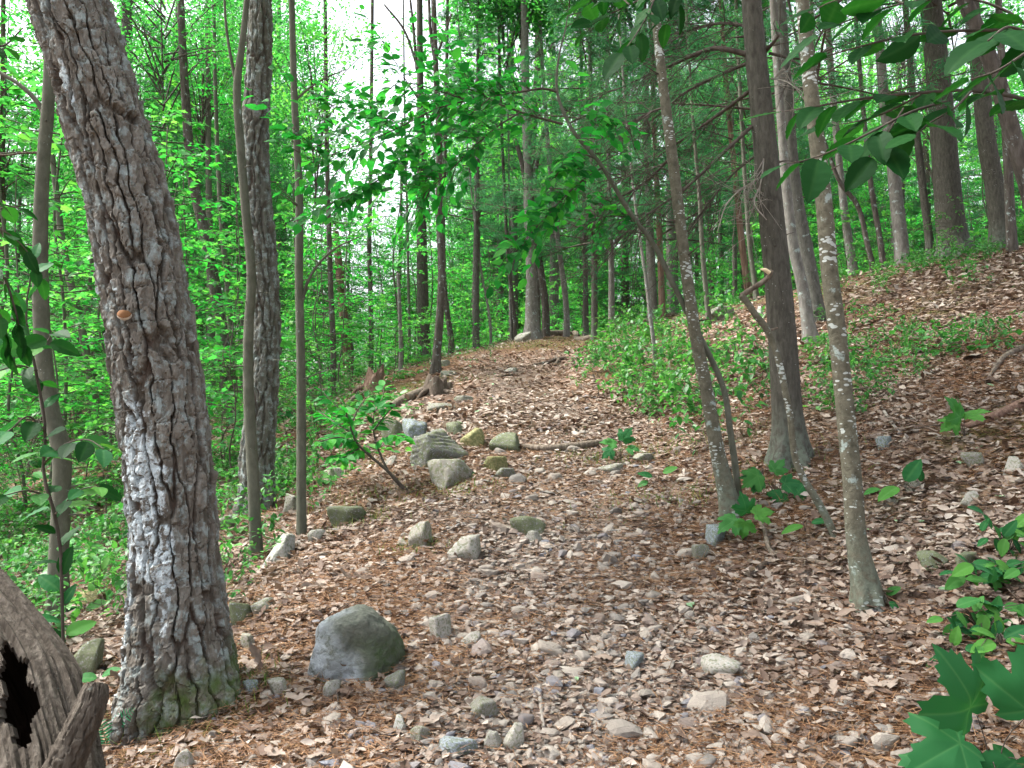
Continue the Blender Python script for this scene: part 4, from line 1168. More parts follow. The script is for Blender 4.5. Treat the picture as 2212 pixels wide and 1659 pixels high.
# ------------------------------------------------------------------ the wood behind: trees, saplings and shrubs
def far_trunk(seed, H, r, bark, bend=0.35):
    rng = np.random.default_rng(seed)
    n = 7
    P = np.zeros((n, 3)); P[:, 2] = np.linspace(-0.3, H, n)
    P[1:, :2] = np.cumsum(rng.standard_normal((n - 1, 2)) * bend * 0.35, 0)
    R = r * np.linspace(1, 0.3, n); R[0] *= 1.15
    return trunk_mesh('trunk', P, R, 40, 12, B[bark], flare=0.3, seed=seed)
FAR_TRUNKS = {'broad': [far_trunk(1, 15, .15, 'oak'), far_trunk(2, 17, .19, 'oak'), far_trunk(3, 13, .10, 'pale'), far_trunk(4, 16, .14, 'oak_brown'), far_trunk(5, 12, .08, 'smooth')],
              'pine': [far_trunk(11, 16, .17, 'pine', .1), far_trunk(12, 18, .21, 'pine_grey', .1), far_trunk(13, 14, .11, 'pine', .1)]}
SAP_TRUNKS = [far_trunk(21, 4.2, .022, 'smooth', .2), far_trunk(22, 3.4, .018, 'smooth', .2), far_trunk(23, 5.0, .028, 'smooth', .25), far_trunk(24, 3.8, .02, 'smooth', .2)]
SHRUB_STEMS = [far_trunk(31, 1.4, .010, 'twig', .2), far_trunk(32, 1.0, .008, 'twig', .2), far_trunk(33, 1.7, .012, 'twig', .2)]

LANDMARKS = [(124, 'the crooked trunk'), (330, 'the big leaning oak'), (562, 'the upright oak'), (650, 'the thin sapling'), (742, 'the dead snag'), (912, 'the straight dark pine'), (1028, 'the slender pine'), (1148, 'the crest oak'),
             (1264, 'the thin crest pine'), (1400, 'the white-barked sapling'), (1500, 'the leaning tree'), (1685, 'the large pine'), (1800, 'the nearest tree'), (1935, 'the mottled trunk'), (2045, 'the thick pine'), (2150, 'the narrower pine')]
def where(x, y):
    """which picked-out trunk a plant shows next to"""
    px = CX + F_PX * x / y
    l, nm = min(LANDMARKS, key=lambda a: abs(a[0] - px))
    side = 'behind' if abs(px - l) < 16 else ('right of' if px > l else 'left of')
    return side + ' ' + nm

def far_tree(x, y, kind, v, s, label, group, h_crown, cs, rng):
    t = thing('pine_tree' if kind == 'pine' else 'broadleaf_tree', label, 'tree', (x, y, gz(x, y)), rng.uniform(0, 6.28), group)
    tr = link('trunk', FAR_TRUNKS[kind][v % len(FAR_TRUNKS[kind])], t)
    tr.scale = (s, s, s)
    ck = 'pine' if kind == 'pine' else ('airy' if rng.random() < 0.3 else 'broad')
    add_crown(t, ck, v + int(rng.integers(0, 9)), (0, 0, h_crown), cs, rng.uniform(0, 6.28))
    if rng.random() < 0.4:                                   # a lower tier of foliage
        add_crown(t, 'pine_bare' if kind == 'pine' else 'airy', v, (rng.normal(0, .5), rng.normal(0, .5), max(1.6, h_crown * 0.5)), cs * 0.7, rng.uniform(0, 6.28))
    return t

def sapling(x, y, v, s, label, group, rng):
    t = thing('understory_sapling', label, 'sapling', (x, y, gz(x, y)), rng.uniform(0, 6.28), group)
    a = link('trunk', SAP_TRUNKS[v % 4], t); a.scale = (s, s, s)
    add_crown(t, 'sapling', v % 4, (0, 0, 0), s, 0.0)
    return t

def shrub(x, y, v, s, label, group, rng, name='leafy_shrub', cat='shrub'):
    t = thing(name, label, cat, (x, y, gz(x, y)), rng.uniform(0, 6.28), group)
    a = link('stem', SHRUB_STEMS[v % 3], t); a.scale = (s, s, s)
    c = link('foliage', CROWNS['shrub'][v % 3], t); c.scale = (s, s, s)
    return t

def spaced(n, sample, dmin, rng, tries=6000):
    pts = []
    for _ in range(tries):
        p = sample(rng)
        if p is None: continue
        if all((p[0] - q[0]) ** 2 + (p[1] - q[1]) ** 2 > dmin * dmin for q in pts):
            pts.append(p)
            if len(pts) >= n: break
    return pts

_rng = np.random.default_rng(21)
def _far(rng):
    y = 22 + 48 * rng.random() ** 1.15
    x = rng.uniform(-0.80, 0.80) * y
    if abs(x - float(trail_x(y))) < 1.5 and y < 30: return None
    if x > 0 and y < 24 + 0.0 * x: return None
    return (x, y)
def zone(x, y):
    px = x / y
    if px < -0.28: return ('left valley', 'slope falling away at the left')
    if px < 0.02: return ('crest', 'ground behind the trail crest')
    if px < 0.3: return ('middle wood', 'hilltop behind the slim pines')
    return ('right wood', 'hilltop behind the right bank')
def _deep(rng):
    y = rng.uniform(42, 92); x = rng.uniform(-.78, .78) * y
    return (x, y)
for q, (x, y) in enumerate(spaced(125, _far, 2.5, _rng) + spaced(110, _deep, 3.2, _rng)):
    zn, zl = zone(x, y)
    pine = _rng.random() < (0.45 if x > -0.05 * y else 0.2)
    az = x / y
    s = _rng.uniform(0.9, 1.25)
    if -0.26 < az < -0.05 and (_rng.random() < 0.3 or y < 30): continue
    if az < -.3 and y > 42 and _rng.random() < .5: continue
    if -0.27 < az < -0.05 and y > 22: s *= 0.60               # thinner wood where the sky shows
    hc = _rng.uniform(4.0, 8.0) * s if y < 45 else _rng.uniform(1.0, 8.0) * s
    if y > 45: s *= 1.25
    far_tree(x, y, 'pine' if pine else 'broad', int(_rng.integers(0, 30)), s,
             ('tall ' if s > 1.1 else 'low ' if s < .8 else '') + ('dark needled pine' if pine else 'leafy broadleaf tree') + (' farthest back, ' if y > 68 else ' deep in the wood, ' if y > 50 else ' in the far wood, ' if y > 34 else ' just past the brow, ') + where(x, y), 'trees of the wood behind', hc, _rng.uniform(0.9, 1.3) * s, _rng)

def _left(rng):
    y = rng.uniform(8.5, 26); x = rng.uniform(-0.72, 0.0) * y
    d = x - float(trail_x(y))
    if d > -2.4 - 0.05 * y or (y < 11 and x > -3.4): return None
    return (x, y)
for q, (x, y) in enumerate(spaced(54, _left, 0.9, _rng)):
    _s = _rng.uniform(0.8, 1.5)
    if x / y > -.31: _s = min(_s, max(.4, (.335 * y + 1.6 - gz(x, y)) / 4.6))
    _v = int(_rng.integers(0, 4))
    sapling(x, y, _v, _s, ('tall ' if _s > 1.15 else 'low ') + ('maple-leaved sapling ' if _v % 2 == 0 else 'oval-leaved sapling ') + where(x, y) + (', far on the left slope' if y > 17 else ', near on the left slope'), 'understory saplings left of the trail', _rng)
def _crest(rng):
    y = rng.uniform(23, 36); x = rng.uniform(-0.22, 0.7) * y
    if abs(x - float(trail_x(y))) < 1.3: return None
    return (x, y)
for q, (x, y) in enumerate(spaced(40, _crest, 1.5, _rng)):
    sapling(x, y, int(_rng.integers(0, 4)), _rng.uniform(0.5, 1.05), 'green sapling on the hilltop ' + where(x, y) + (', farther back' if y > 29 else ', close behind the brow'), 'understory saplings on the hilltop', _rng)
def _ridge(rng):
    x = rng.uniform(4.0, 17); y = rng.uniform(11, 26)
    if float(ground_base(x, y)) < 4.05 or x * .87 + y * .49 < 14.5 or x / y > 0.75: return None
    return (x, y)
for q, (x, y) in enumerate(spaced(26, _ridge, 1.2, _rng)):
    sapling(x, y, int(_rng.integers(0, 4)), _rng.uniform(0.5, 1.05), 'small leafy sapling on the right skyline ' + where(x, y) + (', farther back' if y > 18 else ''), 'saplings along the right skyline', _rng)

def _lshrub(rng):
    y = rng.uniform(6.5, 20); x = rng.uniform(-0.68, -0.05) * y
    d = x - float(trail_x(y))
    if d > -1.9 - 0.04 * y or (y < 8 and d > -3): return None
    return (x, y)
for q, (x, y) in enumerate(spaced(60, _lshrub, 0.5, _rng)):
    _sz = _rng.uniform(0.5, 1.15)
    shrub(x, y, int(_rng.integers(0, 3)), _sz, ('knee-high' if _sz < .8 else 'waist-high') + ' leafy shrub ' + where(x, y) + (', far along the left undergrowth' if y > 13 else ', in the nearer left undergrowth'), 'shrubs left of the trail', _rng)
def _rshrub(rng):
    y = rng.uniform(11, 26); x = rng.uniform(0.06, 0.72) * y
    if float(ground_base(x, y)) < 3.85 or abs(x - float(trail_x(y))) < 1.4: return None
    return (x, y)
for q, (x, y) in enumerate(spaced(60, _rshrub, 0.6, _rng)):
    shrub(x, y, int(_rng.integers(0, 3)), _rng.uniform(0.4, 0.9), 'leafy shrub on top of the bank ' + where(x, y) + (', farther back' if y > 18 else ''), 'shrubs on top of the bank', _rng)

def _back(rng):
    y = rng.uniform(34, 60); x = rng.uniform(-.75, .75) * y
    return (x, y)
for q, (x, y) in enumerate(spaced(95, _back, 1.8, _rng)):
    sapling(x, y, int(_rng.integers(0, 4)), _rng.uniform(1.1, 1.9), 'tall leafy sapling deep in the wood ' + where(x, y) + (', farthest back' if y > 48 else ''), 'saplings deep in the wood', _rng)

def far_undergrowth():
    """the leafy mass between the far trunks, too far off to pick apart"""
    rng = np.random.default_rng(33)
    acc = Acc()
    n = 4400
    y = rng.uniform(27, 75, n); x = rng.uniform(-.85, .85, n) * y
    ok = np.abs(x - trail_x(y)) > .8
    x, y = x[ok], y[ok]
    m, k = len(x), 20
    c = np.stack([x, y, ground_base(x, y)], -1)
    h = rng.gamma(2.0, .95, m)
    off = rng.standard_normal((m, k, 3)) * np.array([.55, .55, 0]); off[..., 2] = h[:, None] * rng.random((m, k))
    pos = (c[:, None] + off).reshape(-1, 3)
    N = np.array([0, -.2, 1.0]) + .5 * rng.standard_normal((m * k, 3))
    A = rng.standard_normal((m * k, 3)) * np.array([1, 1, .4])
    rnd = np.clip(np.repeat(rng.normal(.55, .2, m), k) + rng.normal(0, .12, m * k), 0, .98)
    scatter(acc, LEAF_DIAMOND, pos, A, N, rng.uniform(.12, .24, m * k), rnd)
    o = link('undergrowth', acc.mesh('undergrowth', GREEN['maple'], True))
    tag(o, 'green undergrowth massed between the distant trunks', 'undergrowth', kind='stuff')
far_undergrowth()

# ------------------------------------------------------------------ rocks
def ico(sub):
    bm = bmesh.new()
    bmesh.ops.create_icosphere(bm, subdivisions=sub, radius=1.0)
    V = np.array([v.co[:] for v in bm.verts]); T = np.array([[v.index for v in f.verts] for f in bm.faces])
    bm.free()
    return V / np.linalg.norm(V, axis=1)[:, None], T
ICO = {s: ico(s) for s in (2, 3, 4, 5, 6)}

def rock_shape(seed, sub, planes=13, soft=34.0, rough=0.05, strata=0.018, fr=2.5):
    rng = np.random.default_rng(seed)
    D, T = ICO[sub]
    N = unit(planes, rng); h = rng.uniform(0.62, 1.0, planes)
    N = np.concatenate([N, [[0, 0, -1], [0, 0, 1]]]); h = np.append(h, [0.7, 0.8])
    q = np.clip(D @ N.T, 0.02, None) / h[None]
    r = 1.0 / ((q ** soft).sum(1) ** (1.0 / soft))
    V = D * r[:, None]
    n = fbm(V[:, 0] * fr + seed, V[:, 1] * fr, V[:, 2] * fr, seed, 5)
    V = V + D * (rough * n + .035 * np.abs(fbm(V[:, 0] * 5 + seed, V[:, 1] * 5, V[:, 2] * 5, seed + 8, 3)))[:, None]
    if strata and sub > 2:
        ax = np.array([0.25, 0.2, 0.95]); s = V @ ax * 6 + 0.7 * fbm(V[:, 0] * 2, V[:, 1] * 2, V[:, 2] * 2, seed + 3, 3)
        V = V + D * (strata * (np.abs((s % 1.0) - 0.5) * 2 - 0.5))[:, None]
    V /= np.abs(V).max(0)[None]                                # unit half-extents
    return V, T

def rock_mesh(name, seed, sub, mat, smooth=True, attrs=None, **kw):
    V, T = rock_shape(seed, sub, **kw)
    me = make_mesh(name, V, [T], attrs(V) if attrs else None, smooth, mat)
    return me

POOL = {}
def pool(kind, mat, n, sub, seed0, **kw):
    POOL[kind] = [rock_mesh('rock', seed0 + i, sub, mat, **kw) for i in range(n)]
pool('grey', M_ROCK, 6, 4, 400, rough=0.07); pool('mossy', M_ROCK_MOSSY, 4, 4, 420, rough=0.06); pool('pale', M_ROCK_PALE, 6, 4, 440, rough=0.06)
pool('blue', M_ROCK_BLUE, 3, 4, 460, rough=0.06); pool('yellow', M_ROCK_YELLOW, 2, 4, 470, rough=0.05); pool('stone', M_STONE, 10, 3, 480, rough=0.05, soft=24)

def rock(name, label, cx, by, w, h, me, depth=0.85, rot=0.0, tilt=(0, 0), sink=0.25, cat='rock', group=None):
    p = hit(cx, by)
    Y = p[1]
    w *= 1.14; h *= 1.08
    W = w / F_PX * Y; Hh = h / F_PX * Y
    Yc = Y + 0.5 * W * depth * 0.7
    x = (cx - CX) / F_PX * Yc
    g = gz(x, Yc)
    o = link(name, me, None, (x, Yc, g + Hh * (0.5 - sink) * 0.7))
    o.scale = (W / 2, W / 2 * depth, Hh / 2 * (1 + sink))
    o.rotation_euler = (math.radians(tilt[0]), math.radians(tilt[1]), rot)
    return tag(o, label, cat, group)

def boulder_attrs(V):
    n = fbm(V[:, 0] * 2.2, V[:, 1] * 2.2, V[:, 2] * 2.2, 5, 4)
    front = sstep(0.1, 0.6, -V[:, 1])
    left = sstep(0.25, -0.55, V[:, 0] + 0.25 * V[:, 2] + 0.5 * n)
    mid = np.exp(-((V[:, 0] + 0.05 + 0.25 * V[:, 2]) / 0.22) ** 2) * sstep(0.35, -0.3, V[:, 2]) * front
    return {'lich': np.clip(np.maximum(left, mid * 1.2), 0, 1), 'moss': sstep(0.0, 0.5, V[:, 0] + 0.3 * V[:, 2] + 0.5 * n) * sstep(0.75, 0.2, V[:, 2]), 'rnd': V[:, 0] * 0 + .5}
def boulder_mesh():
    D, T = ICO[6]
    # a rounded block: steep front with a recess under a broad sloping back
    N = np.array([[-0.95, -.2, .25], [-.55, -.75, .35], [.1, -.98, .1], [.62, -.72, .22], [.95, 0, .3], [.55, .1, .83], [-.15, -.15, .97], [0, .95, .3], [-.7, .4, .6], [0, 0, -1], [.9, -.35, -.1], [-.3, -.85, -.3]])
    N = N / np.linalg.norm(N, axis=1)[:, None]
    h = np.array([.93, .88, .80, .90, 1.0, .84, .80, .9, .9, .7, .98, .86])
    q = np.clip(D @ N.T, 0.02, None) / h[None]
    V = D / ((q ** 16).sum(1) ** (1 / 16.0))[:, None]
    n = fbm(V[:, 0] * 2.0, V[:, 1] * 2.0, V[:, 2] * 2.0, 9, 6)
    rec = np.exp(-((V[:, 0] - .06) / .26) ** 2 - ((V[:, 2] - .18) / .42) ** 2) * sstep(.2, .7, -V[:, 1])
    V = V + D * (0.13 * n - 0.16 * rec)[:, None] + D * (0.04 * fbm(V[:, 0] * 9, V[:, 1] * 9, V[:, 2] * 9, 10, 5))[:, None]
    V /= np.abs(V).max(0)[None]
    return make_mesh('boulder', V, [T], boulder_attrs(V), True, M_BOULDER)
rock('boulder', 'large rounded grey-green boulder with white crusted face in the near trail', 772, 1484, 214, 152, boulder_mesh(), depth=0.85, sink=0.2, cat='boulder')
STRATA = rock_mesh('boulder', 503, 5, M_ROCK, rough=0.10, strata=0.06)
G = POOL
ROCKS = [
 ('boulder', 'big grey layered boulder half way up the left trail edge', 937, 1006, 128, 78, STRATA, 0.8, 0.5, (0, -14), .22),
 ('rock', 'broad flat-topped greenish rock blocking the middle of the trail', 1095, 977, 78, 46, G['mossy'][0], .8, .2, (0, 6), .2),
 ('rock', 'blocky yellow-green rock between layered boulder and flat-topped rock', 1023, 967, 54, 44, G['yellow'][0], .9, .7, (0, 4), .2),
 ('rock', 'low dark mossy rock behind the layered boulder', 845, 948, 62, 46, G['mossy'][1], .9, .3, (0, 0), .25),
 ('rock', 'blue-grey slab tucked behind the layered boulder', 897, 950, 60, 44, G['blue'][0], .9, .1, (0, 12), .2),
 ('rock', 'rounded dark boulder with green sprigs below the layered boulder', 975, 1054, 100, 64, G['grey'][0], .85, .9, (0, 0), .22),
 ('rock', 'small pale yellowish rock right of the round dark boulder', 1070, 1020, 50, 34, G['yellow'][1], .9, .2, (0, 0), .2),
 ('rock', 'low dark stone under the pale yellowish rock', 1092, 1034, 44, 24, G['grey'][1], .9, .2, (0, 0), .3),
 ('rock', 'small dark rock behind the blocky yellow-green rock', 985, 938, 44, 30, G['mossy'][2], .9, 1.2, (0, 0), .2),
 ('rock', 'angular pale grey rock at the foot of the straight thin sapling', 618, 1210, 74, 62, G['pale'][0], .8, .4, (0, 8), .15),
 ('rock', 'small pale rock right beside the thin sapling foot', 684, 1172, 34, 30, G['pale'][1], .9, 1.4, (0, 0), .2),
 ('rock', 'flat mossy rock embedded left of the trail behind the sapling', 757, 1132, 88, 40, G['mossy'][3], .8, .2, (0, 0), .3),
 ('rock', 'pointed grey-green rock in mid-trail with grass at its foot', 910, 1184, 62, 58, G['grey'][2], .8, 2.0, (0, 14), .15),
 ('rock', 'block-shaped pale grey rock with a dark mossy lower edge in mid-trail', 1012, 1212, 82, 50, G['pale'][2], .8, .2, (0, -4), .15),
 ('rock', 'wedge-shaped greenish rock in the centre of the trail', 1140, 1158, 66, 46, G['mossy'][0], .8, 2.6, (0, 18), .2),
 ('rock', 'small pale stone in front of the wedge-shaped rock', 1150, 1176, 38, 26, G['pale'][3], .9, .2, (0, 0), .2),
 ('rock', 'dark slab right of the big leaning oak foot', 527, 1352, 62, 46, G['mossy'][1], .8, .5, (0, 8), .25),
 ('rock', 'flat dark slab behind the slab at the oak foot', 578, 1322, 60, 28, G['grey'][3], .8, 1.4, (0, -6), .3),
 ('rock', 'round grey rock just right of the oak flare', 552, 1412, 44, 40, G['grey'][4], .9, .2, (0, 0), .25),
 ('rock', 'upright pale pointed stone in the near mid-trail', 955, 1386, 58, 50, G['pale'][4], .8, 2.2, (0, 22), .12),
 ('rock', 'pale oblong stone beside the upright pointed stone', 1026, 1398, 52, 30, G['pale'][5], .8, .1, (0, 6), .2),
 ('rock', 'knobbly grey stone touching the big boulder on its right', 860, 1496, 42, 42, G['grey'][5], .9, .8, (0, 0), .15),
 ('rock', 'long pale stone on the right side of the near trail', 1540, 1472, 90, 46, G['pale'][1], .6, -.35, (0, 10), .2),
 ('rock', 'smooth blue-grey triangular stone in the near trail', 1365, 1450, 42, 34, G['blue'][1], .9, .4, (0, 6), .2),
 ('rock', 'squarish grey stone low in the middle of the foreground', 1046, 1560, 58, 40, G['grey'][1], .9, .3, (0, 4), .2),
 ('rock', 'tall tan stone standing at the bottom edge of the trail', 1110, 1624, 54, 56, G['pale'][2], .8, 1.1, (0, 14), .12),
 ('rock', 'cream stone leaning beside the tall tan stone', 1064, 1626, 42, 36, G['pale'][3], .9, .5, (0, 0), .2),
 ('rock', 'flat bluish slab lying at the bottom of the foreground', 990, 1642, 84, 36, G['blue'][2], .6, .1, (0, 4), .2),
 ('rock', 'pale slanted rock at the bottom left of the trail', 420, 1668, 62, 50, G['pale'][5], .7, .5, (0, -20), .15),
 ('rock', 'flat tan stone left of the foreground centre', 868, 1586, 50, 34, G['pale'][0], .8, 1.0, (0, 0), .2),
 ('rock', 'grey tilted stone right of the flat tan stone', 912, 1606, 44, 34, G['grey'][2], .8, .2, (0, 16), .15),
 ('rock', 'small blue stone near the oak foot on the trail side', 555, 1502, 34, 26, G['blue'][0], .8, .4, (0, 0), .2),
 ('rock', 'small rounded tan stone below the oak foot', 612, 1506, 42, 32, G['pale'][4], .9, .7, (0, 0), .2),
 ('rock', 'small upright pale stone below the big boulder', 722, 1518, 40, 38, G['pale'][1], .9, 1.7, (0, 8), .15),
 ('rock', 'lichen-blue rock with a dead stick against it on the right', 1542, 1182, 46, 44, G['blue'][1], .9, .3, (0, 0), .2),
 ('rock', 'rounded grey stone below the lichen-blue rock', 1510, 1212, 36, 30, G['grey'][3], .9, .3, (0, 0), .2),
 ('rock', 'small blue-grey stone in the needles on the right bank', 1912, 972, 32, 28, G['blue'][2], .9, .2, (0, 0), .2),
 ('rock', 'pale bluish stone among leaves far up the right bank', 2090, 1100, 52, 32, G['pale'][5], .9, .3, (0, 0), .2),
 ('rock', 'weathered pale rock at the right edge of the bank', 2186, 1030, 62, 42, G['pale'][0], .9, .3, (0, 0), .2),
 ('rock', 'grey stone beside the weathered pale rock', 2112, 1018, 56, 32, G['grey'][4], .9, .3, (0, 0), .25),
 ('rock', 'small grey rock right of the nearest white-flecked tree', 1968, 1072, 38, 28, G['grey'][0], .9, .3, (0, 0), .2),
 ('rock', 'mossy stone half hidden by the right foreground plants', 2006, 1238, 66, 34, G['mossy'][2], .9, .3, (0, 0), .2),
 ('rock', 'second mossy stone deeper in the right foreground plants', 2072, 1240, 52, 34, G['mossy'][3], .9, 1.3, (0, 0), .2),
 ('rock', 'tall grey-green rock between hollow log and leaning oak', 203, 1468, 70, 86, G['mossy'][0], .8, .5, (0, 12), .15),
 ('rock', 'bright pale rock behind the hollow log', 106, 1382, 66, 46, G['pale'][3], .9, .2, (0, 0), .2),
 ('rock', 'flat tan rock left of the leaning oak foot', 208, 1302, 74, 32, G['yellow'][0], .8, -.3, (0, -8), .2),
 ('rock', 'small pale rock beside the crooked left tree', 72, 1336, 44, 34, G['pale'][2], .9, .2, (0, 0), .2),
 ('rock', 'grey rock at the foot of the upright oak', 490, 1146, 48, 34, G['grey'][5], .9, .2, (0, 0), .2),
 ('rock', 'upright white rock right of the upright oak foot', 631, 1106, 40, 40, G['pale'][4], .7, .2, (0, 25), .12),
 ('rock', 'pale rock against the foot of the crest oak', 1128, 738, 38, 22, G['pale'][1], .9, .2, (0, -10), .2),
 ('rock', 'far grey boulder showing through the bank plants on the right', 1560, 690, 60, 30, G['grey'][1], .9, .2, (0, 0), .2),
 ('rock', 'small white rock far back left of the large pine', 1645, 690, 28, 34, G['pale'][0], .9, .2, (0, 0), .2),
 ('rock', 'flat grey slab on the upper left trail edge', 948, 890, 70, 18, G['grey'][0], .7, .1, (0, 0), .3),
 ('rock', 'small grey slab above the fallen log end', 1004, 868, 44, 14, G['grey'][2], .7, .1, (0, 0), .3),
 ('rock', 'low stone at the upper left trail bend', 968, 812, 34, 12, G['grey'][3], .8, .1, (0, 0), .3),
 ('rock', 'small rock beside the stump root on the upper trail', 968, 790, 30, 14, G['grey'][4], .8, .1, (0, 0), .3),
 ('rock', 'flat stone just below the crest of the trail', 1106, 806, 36, 12, G['pale'][2], .8, .1, (0, 0), .3),
 ('rock', 'white stone in needles left of the round dark boulder', 850, 1006, 34, 24, G['pale'][5], .8, .1, (0, 0), .2),
 ('rock', 'pale grey flat rock left of the small bare shrub', 726, 1036, 40, 26, G['pale'][3], .8, .1, (0, 0), .2),
 ('rock', 'flat embedded grey slab on the right trail edge', 1320, 1024, 54, 22, G['grey'][5], .8, .4, (0, 0), .3),
 ('rock', 'small flat stone right of the root step', 1390, 1000, 44, 18, G['grey'][1], .8, .4, (0, 0), .3),
]
for nm, lab, cx, by, w, h, me, dp, rt, ti, sk in ROCKS:
    rock(nm, lab, cx, by, w, h, me, dp, rt, ti, sk + .1)

ROCK_POS = []
for nm_, px_, py_ in (('large rounded boulder', 770, 1478), ('pointed grey-green rock', 910, 1184), ('block-shaped pale rock', 1012, 1212), ('wedge-shaped rock', 1140, 1158), ('upright pale pointed stone', 955, 1386), ('long pale stone', 1540, 1472), ('blue-grey triangular stone', 1365, 1450),
                      ('tall tan foreground stone', 1110, 1624), ('flat tan stone', 868, 1586), ('layered boulder', 937, 1006), ('flat-topped trail rock', 1095, 977), ('round dark boulder', 975, 1054), ('angular rock by the thin sapling', 618, 1210), ('oak foot slab', 527, 1352), ('lichen-blue rock', 1542, 1182), ('stick pointing up the trail', 1170, 1545), ('bleached white stick', 1460, 1394), ('root across the trail', 1235, 972)):
    h_ = hit(px_, py_); ROCK_POS.append((h_[0], h_[1], nm_))
_rs = np.random.default_rng(77)
_n = 0
for _ in range(4000):
    if _n >= 190: break
    y = 2.3 + 6.0 * _rs.random() ** 1.8
    x = float(trail_x(y)) + _rs.normal(0, 0.62)
    if abs(x) > 0.62 * y + .1: continue
    s = np.exp(_rs.normal(-3.72, 0.42)) * (1 + 0.06 * y)
    if (x - oak_foot[0]) ** 2 + (y - oak_foot[1]) ** 2 < 0.3 ** 2: continue
    o = link('loose_stone', POOL['stone'][_n % 10], None, (x, y, gz(x, y) + s * 0.10))
    o.scale = (s * _rs.uniform(.8, 1.5), s * _rs.uniform(.7, 1.1), s * _rs.uniform(.4, .7))
    o.rotation_euler = (_rs.normal(0, .2), _rs.normal(0, .2), _rs.uniform(0, 6.28))
    c_ = np.array([x, y])
    k_ = min(ROCK_POS, key=lambda r: (r[0] - x) ** 2 + (r[1] - y) ** 2)
    sd_ = ('left of' if x < k_[0] - .06 else 'right of' if x > k_[0] + .06 else 'close to')
    tag(o, ('fist-sized' if s > .032 else 'small') + ' loose stone ' + sd_ + ' the ' + k_[2], 'stone', 'small loose stones on the trail bed')
    _n += 1

# ------------------------------------------------------------------ gravel, dead leaves, needles, twigs
def scatter_points(n, ylo, yhi, power, rng, wide=0.72):
    y = ylo + (yhi - ylo) * rng.random(n) ** power
    x = rng.uniform(-1, 1, n) * (wide * y + 0.3)
    return x, y

def slope_normal(x, y, e=0.05):
    zx = (ground_base(x + e, y) - ground_base(x - e, y)) / (2 * e); zy = (ground_base(x, y + e) - ground_base(x, y - e)) / (2 * e)
    N = np.stack([-zx, -zy, np.ones_like(x)], -1)
    return N / np.linalg.norm(N, axis=1)[:, None]

def build_gravel():
    rng = np.random.default_rng(61)
    n = 24000
    x, y = scatter_points(n * 3, 2.0, 11, 1.6, rng)
    d = x - trail_x(y)
    keep = rng.random(len(x)) < (0.10 + 0.9 * np.exp(-(d / 0.85) ** 2)) * sstep(13, 6, y)
    x, y = x[keep][:n], y[keep][:n]
    n = len(x)
    acc = Acc()
    D, T = ICO[2]
    base = [rock_shape(700 + q, 2, planes=8, soft=30, rough=0.04) for q in range(5)]
    small = (np.array([[1, 0, 0], [0, 1, 0], [-1, 0, 0], [0, -1, 0], [.2, .1, .8], [0, 0, -.6], [.75, .75, .3], [-.7, .72, .2], [-.72, -.7, .35], [.7, -.75, .25]], float), np.array([[0, 6, 4], [6, 1, 4], [1, 7, 4], [7, 2, 4], [2, 8, 4], [8, 3, 4], [3, 9, 4], [9, 0, 4]]))
    pts = np.stack([x, y, ground(x, y)], -1)
    s = np.exp(rng.normal(-4.75, 0.5, n)) * (1 + 0.05 * y)
    which = rng.integers(0, 5, n)
    for q in range(5):
        m = which == q
        big = m & (s > 0.015) & (y < 5.5)
        for sel, (tv, tt) in ((big, base[q]), (m & ~big, (small[0] * (0.8 + 0.4 * np.random.default_rng(q).random((len(small[0]), 1))), small[1]))):
            k = sel.sum()
            if not k: continue
            A = rng.standard_normal((k, 3)) * np.array([1, 1, .15]); N = slope_normal(x[sel], y[sel]) + .25 * rng.standard_normal((k, 3))
            sc = np.stack([s[sel] * rng.uniform(.7, 1.1, k), s[sel] * rng.uniform(.9, 1.5, k), s[sel] * rng.uniform(.3, .65, k)], -1)
            scatter(acc, (tv, tt), pts[sel] + np.array([0, 0, 0.25]) * s[sel][:, None], A, N, sc, rng.random(k))
    o = link('gravel', acc.mesh('gravel', M_GRAVEL, False))
    tag(o, 'pale gravel and pebbles strewn over the trail bed', 'gravel', kind='stuff')

